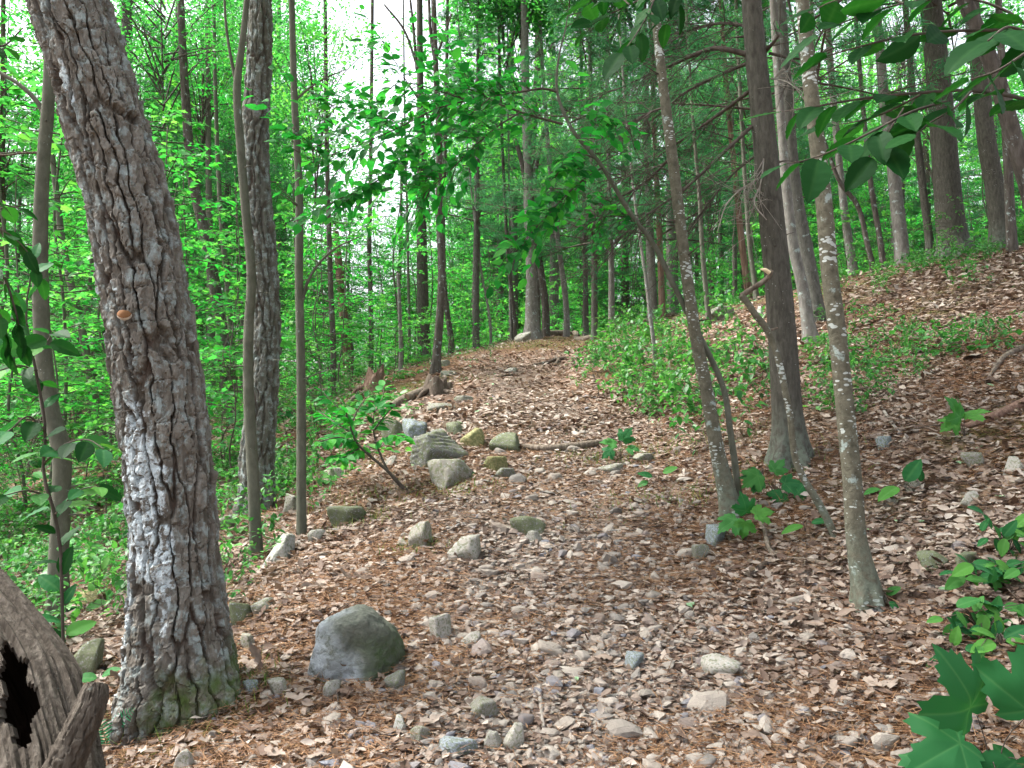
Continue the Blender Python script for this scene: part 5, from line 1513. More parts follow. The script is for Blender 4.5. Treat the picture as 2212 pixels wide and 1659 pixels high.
def build_litter():
    rng = np.random.default_rng(62)
    acc = Acc()
    for n, ylo, yhi, power, tm, size in ((27000, 1.9, 9.0, 1.35, [LEAF_OAK, LEAF_OAK2, LEAF_CURL], 0.058), (46000, 8.0, 27.0, 1.2, [LEAF_CURL], 0.078)):
        x, y = scatter_points(int(n * 1.9), ylo, yhi, power, rng)
        nd, lf, ms = region(x, y)
        d = x - trail_x(y)
        pr = 0.16 + 0.84 * lf
        tr_ = np.exp(-((d + 0.15) / 0.95) ** 4) * sstep(7.5, 5.5, y)
        pr *= 1 - 0.80 * tr_
        keep = rng.random(len(x)) < pr
        x, y, lf = x[keep][:n], y[keep][:n], lf[keep][:n]
        n = len(x)
        pts = np.stack([x, y, ground(x, y) + 0.004 + 0.016 * rng.random(n)], -1)
        N = slope_normal(x, y) + 0.24 * rng.standard_normal((n, 3))
        A = rng.standard_normal((n, 3)) * np.array([1, 1, .25])
        s = size * rng.uniform(.6, 1.35, n) * (1 - .3 * np.exp(-(((x - trail_x(y)) + .15) / .95) ** 4) * sstep(7.5, 5.5, y))
        base = np.where(rng.random(n) < 0.30, rng.uniform(0, .35, n), rng.uniform(.3, .98, n))
        base = np.clip(base + .45 * fbm(x / .55, y / .55, 0, 301, 3), 0, .98)
        base = np.where(rng.random(n) < 0.006, 1.0, base)
        which = rng.integers(0, len(tm), n)
        for q, t_ in enumerate(tm):
            m = which == q
            scatter(acc, t_, pts[m], A[m], N[m], s[m], base[m])
    # larger lobed oak leaves, whole enough to recognise
    x, y = scatter_points(9000, 1.9, 6.5, 1.2, rng)
    keep = rng.random(len(x)) < .12 + .6 * sstep(.5, 1.3, np.abs(x - trail_x(y)))
    x, y = x[keep][:1500], y[keep][:1500]
    n = len(x)
    pts = np.stack([x, y, ground(x, y) + 0.012 + 0.016 * rng.random(n)], -1)
    scatter(acc, LEAF_OAK_HD, pts, rng.standard_normal((n, 3)) * np.array([1, 1, .2]), slope_normal(x, y) * rng.choice([-1, 1], n)[:, None] + .25 * rng.standard_normal((n, 3)), .085 * rng.uniform(.7, 1.2, n), np.clip(rng.normal(.42, .25, n), 0, .9))
    # broken flakes between the whole leaves
    x, y = scatter_points(62000, 1.9, 10.0, 1.35, rng)
    n = len(x)
    pts = np.stack([x, y, ground(x, y) + 0.002 + 0.012 * rng.random(n)], -1)
    scatter(acc, SLIVER, pts, rng.standard_normal((n, 3)) * np.array([1, 1, .2]), slope_normal(x, y) + .35 * rng.standard_normal((n, 3)), np.stack([.014 * rng.uniform(.5, 1.6, n), .022 * rng.uniform(.5, 1.6, n), np.full(n, .01)], -1) * (1 + .05 * y)[:, None], np.where(rng.random(n) < .5, rng.uniform(0, .4, n), rng.uniform(.2, .9, n)))
    o = link('leaf_litter', acc.mesh('leaf_litter', M_LITTER, True))
    tag(o, 'fallen tan and brown dead leaves covering the forest floor', 'leaf litter', kind='stuff')

def build_needles():
    rng = np.random.default_rng(63)
    acc = Acc()
    x, y = scatter_points(320000, 1.9, 9.0, 1.35, rng)
    nd, lf, ms = region(x, y)
    keep = rng.random(len(x)) < 0.15 + 0.85 * nd
    x, y = x[keep][:150000], y[keep][:150000]
    n = len(x)
    pts = np.stack([x, y, ground(x, y) + 0.003 + 0.02 * rng.random(n)], -1)
    A = rng.standard_normal((n, 3)) * np.array([1, 1, .18]); N = np.array([0, -.3, 1.0]) + .4 * rng.standard_normal((n, 3))
    sc = np.stack([np.full(n, .0022) * (1 + .12 * y), .075 * rng.uniform(.6, 1.3, n), np.full(n, .003)], -1)
    scatter(acc, NEEDLE, pts, A, N, sc, rng.random(n))
    o = link('pine_needles', acc.mesh('pine_needles', M_NEEDLE, True))
    tag(o, 'rusty fallen pine needles matted between the leaves', 'needles', kind='stuff')

def build_twigs():
    rng = np.random.default_rng(64)
    acc = Acc()
    x, y = scatter_points(420, 2.1, 11, 1.3, rng)
    for a, b in zip(x, y):
        L = rng.uniform(.06, .32); az = rng.uniform(0, 6.28)
        P = []
        for f in (-.5, -.1, .2, .5):
            px, py = a + math.cos(az) * L * f + rng.normal(0, .008), b + math.sin(az) * L * f + rng.normal(0, .008)
            P.append([px, py, gz(px, py) + .012 + rng.random() * .012])
        r = rng.uniform(.0014, .0035)
        tube(acc, np.array(P), [r, r, r * .8, r * .5], 5, 4)
    o = link('fallen_twigs', acc.mesh('fallen_twigs', B['twig'], True))
    tag(o, 'thin broken twigs scattered over the forest floor', 'twigs', kind='stuff')
build_gravel(); build_litter(); build_needles(); build_twigs()

# ------------------------------------------------------------------ low green cover
def build_cover():
    rng = np.random.default_rng(65)
    acc = Acc()
    x, y = scatter_points(60000, 4.0, 26, 1.1, rng, 0.75)
    d = x - trail_x(y)
    n1 = fbm(x / 1.2, y / 1.2, 0, 201, 3); n2 = fbm(x / .45, y / .45, 0, 202, 2)
    right = sstep(0.75, 1.2, d) * sstep(5.5, 7.5, y)
    patch_r = np.exp(-((x - 1.75) / 0.9) ** 2 - ((y - 9.3) / 2.6) ** 2) * 1.3 + sstep(3.2, 3.9, ground_base(x, y)) * sstep(1.0, 2.0, d) * .8
    left = sstep(1.3, 2.2, -d) * sstep(4.5, 6.5, y)
    dens = right * sstep(.0, .35, n1 + .36 * patch_r + .8 * n2 - .26) + left * sstep(-.05, .3, n1 + .22 + .25 * n2)
    crest = np.exp(-(d / 1.2) ** 2)
    keep = rng.random(len(x)) < np.clip(dens, 0, 1) * (1 - .97 * crest) * 0.55
    x, y = x[keep][:2500], y[keep][:2500]
    m, k = len(x), 9
    base = np.stack([x, y, ground(x, y)], -1)
    hgt = rng.uniform(.05, .22, m)
    off = rng.standard_normal((m, k, 3)) * np.array([.09, .09, .0]); off[..., 2] = hgt[:, None] * rng.uniform(.3, 1, (m, k))
    pos = (base[:, None] + off).reshape(-1, 3)
    A = rng.standard_normal((m * k, 3)) * np.array([1, 1, .3]); N = np.array([0, -.15, 1.0]) + .4 * rng.standard_normal((m * k, 3))
    rnd = np.clip(np.repeat(rng.normal(.5, .2, m), k) + rng.normal(0, .12, m * k), 0, .98)
    s = np.repeat(rng.uniform(.05, .115, m), k) * rng.uniform(.7, 1.2, m * k)
    scatter(acc, LEAF_DIAMOND if False else leaf_diamond(.6, .06), pos, A, N, s, rnd)
    o = link('ground_cover', acc.mesh('ground_cover', GREEN['low'], True))
    tag(o, 'low leafy green ground cover on both sides of the trail', 'ground cover', kind='stuff')
build_cover()

def build_grass():
    rng = np.random.default_rng(66)
    acc = Acc()
    spots = [(380, 1530, .22, 260), (470, 1500, .15, 160), (900, 1184, .10, 90), (770, 1130, .16, 120), (970, 1060, .2, 140), (1330, 990, .3, 220), (1440, 1080, .3, 160), (790, 1075, .2, 120), (1700, 1005, .3, 150), (1100, 745, 1.2, 250), (1200, 750, 1.2, 250), (930, 835, .5, 150), (1500, 960, .4, 200)]
    for px, py, r, n in spots:
        c = hit(px, py)
        x = c[0] + rng.standard_normal(n) * r; y = c[1] + rng.standard_normal(n) * r * .6
        pos = np.stack([x, y, ground(x, y)], -1)
        A = np.array([0, 0, 1.0]) + .7 * rng.standard_normal((n, 3)); A[:, 2] = np.abs(A[:, 2])
        h = rng.uniform(.03, .09, n) * (1 + .03 * c[1])
        scatter(acc, NEEDLE, pos, A, unit(n, rng), np.stack([np.full(n, .004) * (1 + .08 * c[1]), h, h], -1), rng.random(n) * .98)
    o = link('grass', acc.mesh('grass', GREEN['grass'], True))
    tag(o, 'short tufts of grass round the rocks and tree feet', 'grass', kind='stuff')
build_grass()

_rl = np.random.default_rng(90)
def low_plant(x, y, s, v, label, group):
    o = link('low_shrub', CROWNS['low'][v % 3], None, (x, y, gz(x, y) - .01))
    o.scale = (s, s, s); o.rotation_euler = (0, 0, _rl.uniform(0, 6.28))
    tag(o, label, 'shrub', group)
def _lp(rng):
    y = rng.uniform(6.3, 13.5); d = 0.95 + abs(rng.normal(0, .8)); x = float(trail_x(y)) + d
    return (x, y) if x / y < .33 else None
for x, y in spaced(36, _lp, 0.32, _rl):
    low_plant(x, y, _rl.uniform(.7, 1.7), int(_rl.integers(0, 3)), 'low bright shrub ' + where(x, y) + (', high in the green patch' if y > 10.5 else ', low in the green patch' if y < 8 else ', amid the green patch'), 'low shrubs right of the trail')
def _lp2(rng):
    y = rng.uniform(6, 12); x = rng.uniform(.38, .66) * y
    return (x, y) if float(fbm(np.array([x / 1.2]), np.array([y / 1.2]), 0, 201, 3)[0]) > .0 else None
for x, y in spaced(45, _lp2, 0.3, _rl):
    low_plant(x, y, _rl.uniform(.5, 1.0), int(_rl.integers(0, 3)), 'low green shrub on the leafy bank ' + where(x, y) + (', near the skyline' if y > 9.5 else ', lower down' if y < 7.5 else ''), 'low shrubs on the right bank')
def _lp3(rng):
    y = rng.uniform(4.2, 9.0); x = rng.uniform(-.66, -.2) * y
    return (x, y) if x - float(trail_x(y)) < -1.75 else None
for x, y in spaced(60, _lp3, 0.25, _rl):
    low_plant(x, y, _rl.uniform(.6, 1.2), int(_rl.integers(0, 3)), 'low seedling shrub on the left slope ' + where(x, y) + (', farther off' if y > 7 else ', nearer'), 'low shrubs on the left slope')

# ------------------------------------------------------------------ fallen wood and roots
def fallen(name, label, cat, poly, bark, lift=0.4, n=40, k=14, seed=5, wob=0.14, dY=None, group=None):
    """poly: (px, py, width px), each point laid on the ground under its pixel"""
    P, R = [], []
    for px, py, w in poly:
        p = hit(px, py)
        r = 0.5 * w / F_PX * p[1]
        P.append([p[0], p[1], p[2] + r * lift]); R.append(r)
    P = np.array(P); o = P[0].copy()
    me = trunk_mesh(name, P, np.array(R), n, k, B[bark], flare=0.0, wobble=wob, seed=seed, origin=o)
    ob = link(name, me, None, o)
    return tag(ob, label, cat, group)
fallen('fallen_log', 'mossy fallen log lying against the stump left of the trail', 'log', [(845, 884, 17), (870, 872, 21), (905, 858, 22), (945, 845, 22), (972, 840, 18)], 'dead', .7)
fallen('fallen_log', 'pale broken log lying behind the straight thin sapling', 'log', [(650, 858, 18), (690, 855, 21), (735, 852, 20)], 'dead', .8, seed=8)
fallen('fallen_branch', 'long thin dead branch sloping down to the left trail edge', 'branch', [(720, 905, 8), (765, 872, 10), (820, 838, 9)], 'dead', 2.2, seed=9)
fallen('fallen_log', 'dark fallen log along the crest right of the crest oak', 'log', [(1176, 722, 12), (1230, 708, 13), (1300, 697, 12), (1370, 688, 11), (1460, 676, 9)], 'dead', .8, seed=10)
fallen('tree_root', 'bare root crossing the trail below the flat-topped rock', 'root', [(1128, 970, 12), (1180, 976, 17), (1235, 974, 19), (1275, 967, 17), (1315, 957, 11)], 'dead', .8, seed=11)
fallen('tree_root', 'twisted dark root across the trail just below the crest', 'root', [(1154, 792, 6), (1180, 788, 8), (1202, 780, 8), (1222, 776, 7)], 'oak_brown', .8, seed=12)
fallen('tree_root', 'short forked root at the right end of the twisted root', 'root', [(1200, 792, 7), (1206, 782, 8), (1200, 772, 5)], 'oak_brown', .8, seed=13)
fallen('tree_root', 'thin straight root on the upper trail left of centre', 'root', [(1072, 816, 4), (1100, 813, 6), (1130, 808, 4)], 'dead', .6, seed=14)
fallen('fallen_branch', 'thick crooked dead branch at the right edge of the bank', 'branch', [(2240, 868, 26), (2190, 890, 24), (2130, 915, 22), (2080, 928, 14)], 'dead_red', .6, seed=15)
fallen('fallen_branch', 'thin curved dead branch above the thick one on the bank', 'branch', [(2230, 748, 14), (2180, 770, 13), (2150, 800, 10), (2130, 832, 6)], 'dead', .8, seed=16)
fallen('fallen_branch', 'pale forked stick in the needles right of the nearest flecked tree', 'branch', [(1905, 885, 6), (1925, 915, 7), (1945, 938, 5)], 'twig_pale', 1.0, seed=17)
fallen('fallen_branch', 'curved grey dead branch lying between the flecked trees', 'branch', [(1628, 1100, 7), (1650, 1148, 9), (1690, 1212, 11), (1760, 1222, 10), (1830, 1240, 8)], 'dead', 1.0, seed=18)
fallen('fallen_branch', 'short dark rotten stick beside the curved grey branch', 'branch', [(1610, 1255, 16), (1640, 1235, 15), (1662, 1218, 8)], 'oak_brown', .5, seed=19)
fallen('fallen_branch', 'thin forked twig right of the nearest flecked tree foot', 'branch', [(1900, 1230, 6), (1960, 1222, 7), (2010, 1240, 6), (2050, 1262, 4)], 'dead', .9, seed=20)
fallen('stick', 'bleached white stick lying on the right half of the trail', 'stick', [(1420, 1388, 6), (1460, 1394, 8), (1512, 1402, 7)], 'twig_pale', .8, seed=21)
fallen('stick', 'straight pale stick pointing up the near trail', 'stick', [(1166, 1508, 9), (1170, 1545, 9), (1174, 1580, 8)], 'twig_pale', .8, seed=22)
fallen('stick', 'thin curved grey twig on the lower right trail', 'stick', [(1580, 1432, 5), (1630, 1420, 6), (1690, 1410, 5)], 'dead', .9, seed=23)
fallen('stick', 'dark dead stick leaning by the lichen-blue rock', 'stick', [(1520, 1130, 8), (1550, 1142, 9), (1585, 1182, 6)], 'dead', 1.3, seed=24)
fallen('stick', 'small dark stick beside the knobbly grey stone', 'stick', [(1040, 1478, 5), (1060, 1462, 6), (1082, 1448, 4)], 'oak_brown', .8, seed=25)
fallen('stick', 'bent brown stick near the bottom left of the trail', 'stick', [(455, 1618, 8), (470, 1605, 9), (486, 1612, 8), (488, 1632, 6)], 'dead', .8, seed=26)

def stump(label, cx, by, w, h, bark, seed):
    p = hit(cx, by); W = w / F_PX * p[1]; Hh = h / F_PX * p[1]
    rng = np.random.default_rng(seed)
    t = thing('stump', label, 'stump', p)
    P = np.array([[0, 0, -.15], [0, 0, 0.0], [.02, 0, Hh * .6], [.05, 0, Hh]])
    C, r = resample(P, [W * .6, W * .55, W * .42, W * .36], 30)
    th = np.linspace(0, 2 * np.pi, 40, endpoint=False)
    S, TH = np.meshgrid(np.linspace(0, 1, 30), th, indexing='ij')
    rr = r[:, None] * (1 + .3 * np.exp(-S * 5) * np.cos(4 * TH + seed) + .16 * fbm(np.cos(TH) * 3, np.sin(TH) * 3, S * 3 + seed, seed, 3))
    zz = C[:, 2][:, None] + Hh * .45 * sstep(.6, 1, S) * fbm(np.cos(TH) * 3, np.sin(TH) * 3, S * 0 + seed, seed + 4, 3) * 1.6
    V = np.stack([C[:, 0][:, None] + rr * np.cos(TH), rr * np.sin(TH), zz], -1).reshape(-1, 3)
    i = np.arange(29)[:, None] * 40; j = np.arange(40)[None]; j2 = (j + 1) % 40
    Q = np.stack([i + j, i + j2, i + 40 + j2, i + 40 + j], -1).reshape(-1, 4)
    V = np.concatenate([V, [[0.03, 0, Hh * .75]]])
    T = np.stack([29 * 40 + np.arange(40), 29 * 40 + (np.arange(40) + 1) % 40, np.full(40, 30 * 40)], -1)
    link('body', make_mesh('body', V, [Q, T], None, True, B[bark]), t)
    for q in range(4):
        az = rng.uniform(0, 6.28); a = Acc()
        d = np.array([math.cos(az), math.sin(az), 0])
        e = p + d * W * 1.1
        tube(a, [d * W * .3 + [0, 0, Hh * .25], d * W * .7 + [0, 0, Hh * .1], [d[0] * W * 1.2, d[1] * W * 1.2, gz(e[0], e[1]) - p[2] - .03]], [W * .12, W * .09, W * .04], 8, 7, jitter=.05)
        link('root', a.mesh('root', B[bark], True), t)
stump('rotten stump with splayed roots at the foot of the curved oak', 938, 852, 58, 34, 'oak_brown', 31)
stump('ragged brown stump behind the shrubs left of the trail', 806, 845, 46, 42, 'dead_red', 32)

# hollow rotten trunk leaning in the near left corner
def hollow_log():
    Yl = 2.45
    P, R = px_curve([(92, 1760, 238), (84, 1640, 230), (52, 1500, 210), (-12, 1380, 182), (-90, 1260, 150), (-170, 1150, 124)], Yl, 0.45)
    foot = np.array([P[0][0], P[0][1], gz(P[0][0], P[0][1])])
    t = thing('hollow_log', 'weathered hollow trunk with a black rotten opening in the near left corner', 'log', foot)
    n, k = 160, 140
    C, r = resample(P, R, n)
    T_, X, Yv = tube_frame(C)
    s = np.concatenate([[0], np.cumsum(np.linalg.norm(np.diff(C, axis=0), axis=1))])
    th = np.linspace(0, 2 * np.pi, k, endpoint=False)
    S, TH = np.meshgrid(s, th, indexing='ij')
    px, py = np.cos(TH), np.sin(TH)
    grain = fbm(px * 9, py * 9, S * 3, 3, 4); fine = fbm(px * 26, py * 26, S * 6, 4, 3)
    ridge = np.abs(vnoise(px * 5, py * 5, S * 1.6, 6))
    streak = fbm(px * 34, py * 34, S * 2.2, 14, 3)
    rr = r[:, None] * (1 + 0.10 * grain + 0.03 * fine + 0.07 * streak - 0.12 * (1 - sstep(0, .14, ridge)))
    V = (C[:, None] + rr[..., None] * (px[..., None] * X[:, None] + py[..., None] * Yv[:, None])).reshape(-1, 3)
    Vi = (C[:, None] + (rr * 0.80)[..., None] * (px[..., None] * X[:, None] + py[..., None] * Yv[:, None])).reshape(-1, 3)
    # ragged slit that faces the camera
    u = (S - 0.33) / 0.185
    ang = np.angle(np.exp(1j * (TH - (-math.pi / 2 + 0.30 + 0.10 * u))))
    half = 0.27 * np.sqrt(np.clip(1 - u * u, 0, 1)) * (1 + .5 * vnoise(S * 22, TH * 0, 0, 8)) + 0.0
    hole = (np.abs(ang) < half + 0.10 * fine)
    i = np.arange(n - 1)[:, None] * k; j = np.arange(k)[None]; j2 = (j + 1) % k
    Q = np.stack([i + j, i + j2, i + k + j2, i + k + j], -1)
    hq = hole[:-1] & hole[1:] & np.roll(hole, -1, 1)[:-1] & np.roll(hole, -1, 1)[1:]
    Qo = Q[~hq]
    Qi = Q[~hq][:, ::-1] + len(V)
    # close the rim between both skins
    rim = []
    H = hq
    for a in range(n - 1):
        for b in np.nonzero(H[a])[0]:
            for (da, db, e0, e1) in ((-1, 0, 0, 1), (1, 0, 2, 3), (0, -1, 3, 0), (0, 1, 1, 2)):
                aa, bb = a + da, (b + db) % k
                if 0 <= aa < n - 1 and not H[aa, bb]:
                    q = Q[a, b]
                    rim.append([q[e0], q[e1], q[e1] + len(V), q[e0] + len(V)])
    me = make_mesh('shell', np.concatenate([V, Vi]) - foot, [np.concatenate([Qo, Qi, np.array(rim)])], None, False, B['rotten'])
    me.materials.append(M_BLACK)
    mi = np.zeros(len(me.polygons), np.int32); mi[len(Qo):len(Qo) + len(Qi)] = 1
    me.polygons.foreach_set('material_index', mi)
    link('shell', me, t)
    a = Acc()
    Pk, Rk = px_curve([(118, 1700, 78), (150, 1630, 74), (182, 1560, 66), (203, 1500, 54), (207, 1478, 40)], Yl - 0.12, 0.05)
    me = trunk_mesh('root_stub', Pk, Rk, 130, 90, B['rotten'], flare=0, furrow=0.007, cell=(.022, .12), wobble=.2, seed=44, origin=foot)
    link('root_stub', me, t)
    return t
hollow_log()

# bracket fungus on the leaning oak
def fungus():
    p = at(317, 691, oak_foot[1]); c = at(322, 700, oak_foot[1])
    y = oak_foot[1] - 0.5 * 190 / F_PX * oak_foot[1] - 0.012
    t = thing('bracket_fungus', 'small orange bracket fungus with a white rim on the leaning oak', 'fungus', (p[0], y, p[2]))
    th = np.linspace(0, math.pi, 15); V, Q = [], []
    for rr, z in ((0.0, .012), (.6, .010), (1.0, 0.0), (1.02, -.006), (.8, -.012), (0, -.014)):
        for a in th:
            V.append([math.cos(a) * .026 * max(rr, .02), -math.sin(a) * .028 * rr, z * 1.4])
    n = len(th)
    for r_ in range(5):
        for q in range(n - 1):
            Q.append([r_ * n + q, r_ * n + q + 1, (r_ + 1) * n + q + 1, (r_ + 1) * n + q])
    Q = np.array(Q); V = np.array(V)
    link('cap', make_mesh('cap', V, [Q[:2 * (n - 1)]], None, True, M_FUNGUS_TOP), t)
    link('rim', make_mesh('rim', V, [Q[2 * (n - 1):]], None, True, M_FUNGUS_RIM), t)
    for o in t.children: o.rotation_euler = (math.radians(48), 0, 0.3)
fungus()

# ------------------------------------------------------------------ near leaves
def leaf_hd(w=0.62, nu=14, nv=9, serr=0.02, cup=0.10, droop=0.16, veins=8):
    u = np.linspace(0, 1, nu); v = np.linspace(-1, 1, nv)
    U, Vv = np.meshgrid(u, v, indexing='ij')
    wid = w / 2 * (np.sin(np.pi * U ** 0.82) ** 0.75) * (1 - 0.12 * U)
    wid = wid + serr * (np.arange(nu)[:, None] % 2) * (U > .08) * (U < .95)
    x = wid * Vv
    z = cup * np.abs(x) - droop * U * U + 0.012 * np.cos(U * veins * 2 * np.pi - np.abs(Vv) * 3.0) * (np.abs(Vv) > .1)
    P = np.stack([x, U, z], -1).reshape(-1, 3)
    vein = (np.abs(Vv) < .05).astype(float).ravel()
    i = np.arange(nu - 1)[:, None] * nv; j = np.arange(nv - 1)[None]
    Q = np.stack([i + j, i + j + 1, i + nv + j + 1, i + nv + j], -1).reshape(-1, 4)
    return P, Q, vein

def maple_hd(rings=9, seed=1):
    half = [(0.0, 0.02), (0.06, -0.05), (0.20, -0.10), (0.34, -0.08), (0.31, 0.00), (0.40, 0.03), (0.47, 0.12), (0.58, 0.16), (0.52, 0.24), (0.62, 0.36), (0.70, 0.42), (0.62, 0.46), (0.63, 0.58), (0.52, 0.54), (0.44, 0.58), (0.36, 0.53),
            (0.27, 0.47), (0.26, 0.58), (0.31, 0.70), (0.22, 0.72), (0.20, 0.83), (0.12, 0.82), (0.07, 0.92), (0.0, 1.02)]
    O = np.array(mirror(half)); n = len(O)
    # densify
    D = []
    for q in range(n):
        for f in (0, .5): D.append(O[q] * (1 - f) + O[(q + 1) % n] * f)
    O = np.array(D); n = len(O)
    c = np.array([0.0, 0.10])
    P = [c]
    for r in range(1, rings + 1):
        P += list(c + (O - c) * r / rings)
    P = np.array(P)
    lobes = np.array([[0, 1.0], [.70, .42], [-.70, .42], [.36, -.10], [-.36, -.10]]) - c
    vd = np.full(len(P), 9.0)
    for l in lobes:
        L = np.linalg.norm(l); d = l / L
        q = P - c; t = np.clip(q @ d, 0, L); vd = np.minimum(vd, np.linalg.norm(q - t[:, None] * d, axis=1))
    rng = np.random.default_rng(seed)
    z = 0.14 * np.minimum(vd, .2) - .30 * (P[:, 1] ** 2) - .26 * P[:, 0] ** 2 + .07 * vnoise(P[:, 0] * 3, P[:, 1] * 3, 0, seed)
    V = np.concatenate([P, z[:, None]], 1)
    T = np.stack([np.zeros(n, int), 1 + np.arange(n), 1 + (np.arange(n) + 1) % n], -1)
    Q = []
    for r in range(rings - 1):
        a = 1 + r * n + np.arange(n); b = 1 + r * n + (np.arange(n) + 1) % n
        Q.append(np.stack([a, a + n, b + n, b], -1))
    return V, T, np.concatenate(Q), np.exp(-(vd / .014) ** 2)

def near_leaf_material():
    t = NT('leaf_near_veined')
    col = t.ramp(t.math('ADD', t.attr('rnd'), t.math('MULTIPLY', t.math('SUBTRACT', t.rand(), .5), .5), clamp=True), [(0.0, (0.003, 0.032, 0.006)), (.5, (0.007, 0.056, 0.010)), (1.0, (0.016, 0.090, 0.014))])
    col = t.mix(t.math('MULTIPLY', t.noise(t.coord(), 9, 4), .35), col, (0.010, 0.055, 0.012))
    col = t.mix(t.math('MULTIPLY', t.attr('vein'), .2), col, (0.05, 0.14, 0.04))
    return t.surface(col, 0.6, 0.15, trans=t.mix(1.0, col, (1.7, 1.8, .9), 'MULTIPLY'), trans_fac=0.35)
M_NEAR = near_leaf_material()
def seedling_material():
    t = NT('leaf_seedling')
    col = t.ramp(t.math('ADD', t.attr('rnd'), t.math('MULTIPLY', t.math('SUBTRACT', t.rand(), .5), .4), clamp=True), [(0.0, (0.008, 0.070, 0.026)), (.5, (0.018, 0.120, 0.034)), (1.0, (0.080, 0.240, 0.038))])
    col = t.mix(t.math('MULTIPLY', t.noise(t.coord(), 14, 5), .3), col, (0.03, 0.10, 0.03))
    col = t.mix(t.math('MULTIPLY', t.attr('vein'), .16), col, (0.16, 0.32, 0.12))
    return t.surface(col, 0.6, 0.15, trans=t.mix(1.0, col, (1.5, 1.6, .8), 'MULTIPLY'), trans_fac=0.3)
M_SEED = seedling_material()
def hd_mesh(shape, mat, rnd):
    if len(shape) == 3:
        P, Q, ve = shape
        return make_mesh('leaf', P, [Q], {'rnd': np.full(len(P), rnd), 'vein': ve}, True, mat)
    V, T, Q, ve = shape
    return make_mesh('leaf', V, [T, Q], {'rnd': np.full(len(V), rnd), 'vein': ve}, True, mat)
OVAL_HD = [hd_mesh(leaf_hd(w, cup=c, droop=d), M_NEAR, r) for w, c, d, r in ((.62, .12, .14, .2), (.58, .22, .24, .5), (.66, .05, .08, .8), (.55, .3, .1, .4))]
MAPLE_HD = [hd_mesh(maple_hd(seed=s), M_SEED, r) for s, r in ((1, .25), (2, .5), (3, .75))]
SEED_HD = [hd_mesh(leaf_hd(w, cup=.15, droop=.2), M_SEED, r) for w, r in ((.5, .3), (.6, .6), (.55, .9))]

def leafy_branch(name, label, cat, twigs, Y, leaf_px, meshes, rng, bark='twig', group=None, step=0.62, view=(0, -0.35, 0.9), droop=0.3, loc=None, bare=0.0):
    """twigs: pixel polylines (px, py, w) + depth offsets; leaves alternate along them"""
    P0 = at(*twigs[0][0][0][:2], Y) if loc is None else np.asarray(loc)
    t = thing(name, label, cat, P0, group=group)
    size = leaf_px / F_PX * Y
    for poly, y0, y1 in twigs:
        P = np.array([at(x, y, Y + y0 + (y1 - y0) * q / (len(poly) - 1)) for q, (x, y, w) in enumerate(poly)])
        R = np.array([max(.5 * w / F_PX * Y, .0008) for _, _, w in poly])
        a = Acc()
        C, r = tube(a, P, R, 20, 6)
        tw = link('twig', a.mesh('twig', B[bark], True, origin=P0), t)
        L = np.linalg.norm(np.diff(C, axis=0), axis=1).sum()
        n = max(2, int(L / (size * step)))
        for q in range(n):
            f = (q + .8) / n * 19; i = min(int(f), 18)
            if bare and poly[0][2] >= 6 and f / 19 < bare: continue
            p = C[i] + (C[i + 1] - C[i]) * (f - i)
            d = C[i + 1] - C[i]; d /= np.linalg.norm(d)
            sd = np.cross(d, np.array([0, -.25, 1.0])) * (1 if q % 2 else -1)
            A = d * (.55 if q < n - 1 else 2) + sd * rng.uniform(.5, 1.0) + np.array([0, rng.normal(0, .25), -droop + rng.normal(0, .2)])
            N = np.array(view) + rng.standard_normal(3) * .3
            s = size * rng.uniform(.72, 1.15)
            st_ = p + A / np.linalg.norm(A) * size * .10
            place_leaf(meshes[int(rng.integers(0, len(meshes)))], tw, P0, st_, A, N, s)
    return t
def zz(pts): return [(*z3(x, y), w) for x, y, w in pts]
_rb = np.random.default_rng(12)
leafy_branch('overhanging_branch', 'dark green oval-leaved branch hanging close across the upper right', 'branch', [
    (zz([(2400, 640, 12), (2100, 560, 9), (1900, 535, 8), (1600, 550, 7), (1350, 570, 6), (1150, 600, 5), (920, 640, 4), (780, 660, 2)]), 0, .15),
    (zz([(1750, 600, 6), (1550, 660, 6), (1350, 760, 5), (1150, 860, 4), (950, 940, 3), (800, 970, 2)]), 0, -.1),
    (zz([(1600, 560, 5), (1450, 640, 5), (1300, 700, 4), (1100, 740, 2)]), 0, .2),
    (zz([(1900, 540, 6), (1800, 640, 5), (1650, 730, 4), (1580, 790, 2)]), 0, -.1),
    (zz([(1500, 640, 4), (1400, 800, 3), (1330, 930, 2)]), 0, -.05)], 1.75, 96, OVAL_HD, _rb, step=.40, loc=at(2290, 260, 1.75))
leafy_branch('overhanging_branch', 'upper dark oval-leaved branch entering from the top right corner', 'branch', [
    (zz([(2500, 300, 12), (2250, 200, 10), (1900, 180, 8), (1600, 200, 7), (1300, 260, 5), (1050, 330, 3)]), .1, .2),
    (zz([(2300, 200, 8), (2100, 60, 7), (1800, -20, 6), (1500, 20, 5), (1200, 110, 4), (1000, 200, 2)]), .1, .2),
    (zz([(2300, 260, 8), (2180, 340, 6), (2050, 420, 5), (1900, 470, 3)]), 0, -.1),
    (zz([(1500, 20, 5), (1300, -40, 4), (1050, 20, 3), (950, 80, 2)]), .1, .3),
    (zz([(2250, 200, 7), (2120, 160, 6), (2000, 240, 4)]), -.1, -.2)], 1.6, 104, OVAL_HD, _rb, step=.40, loc=at(2400, 130, 1.7))
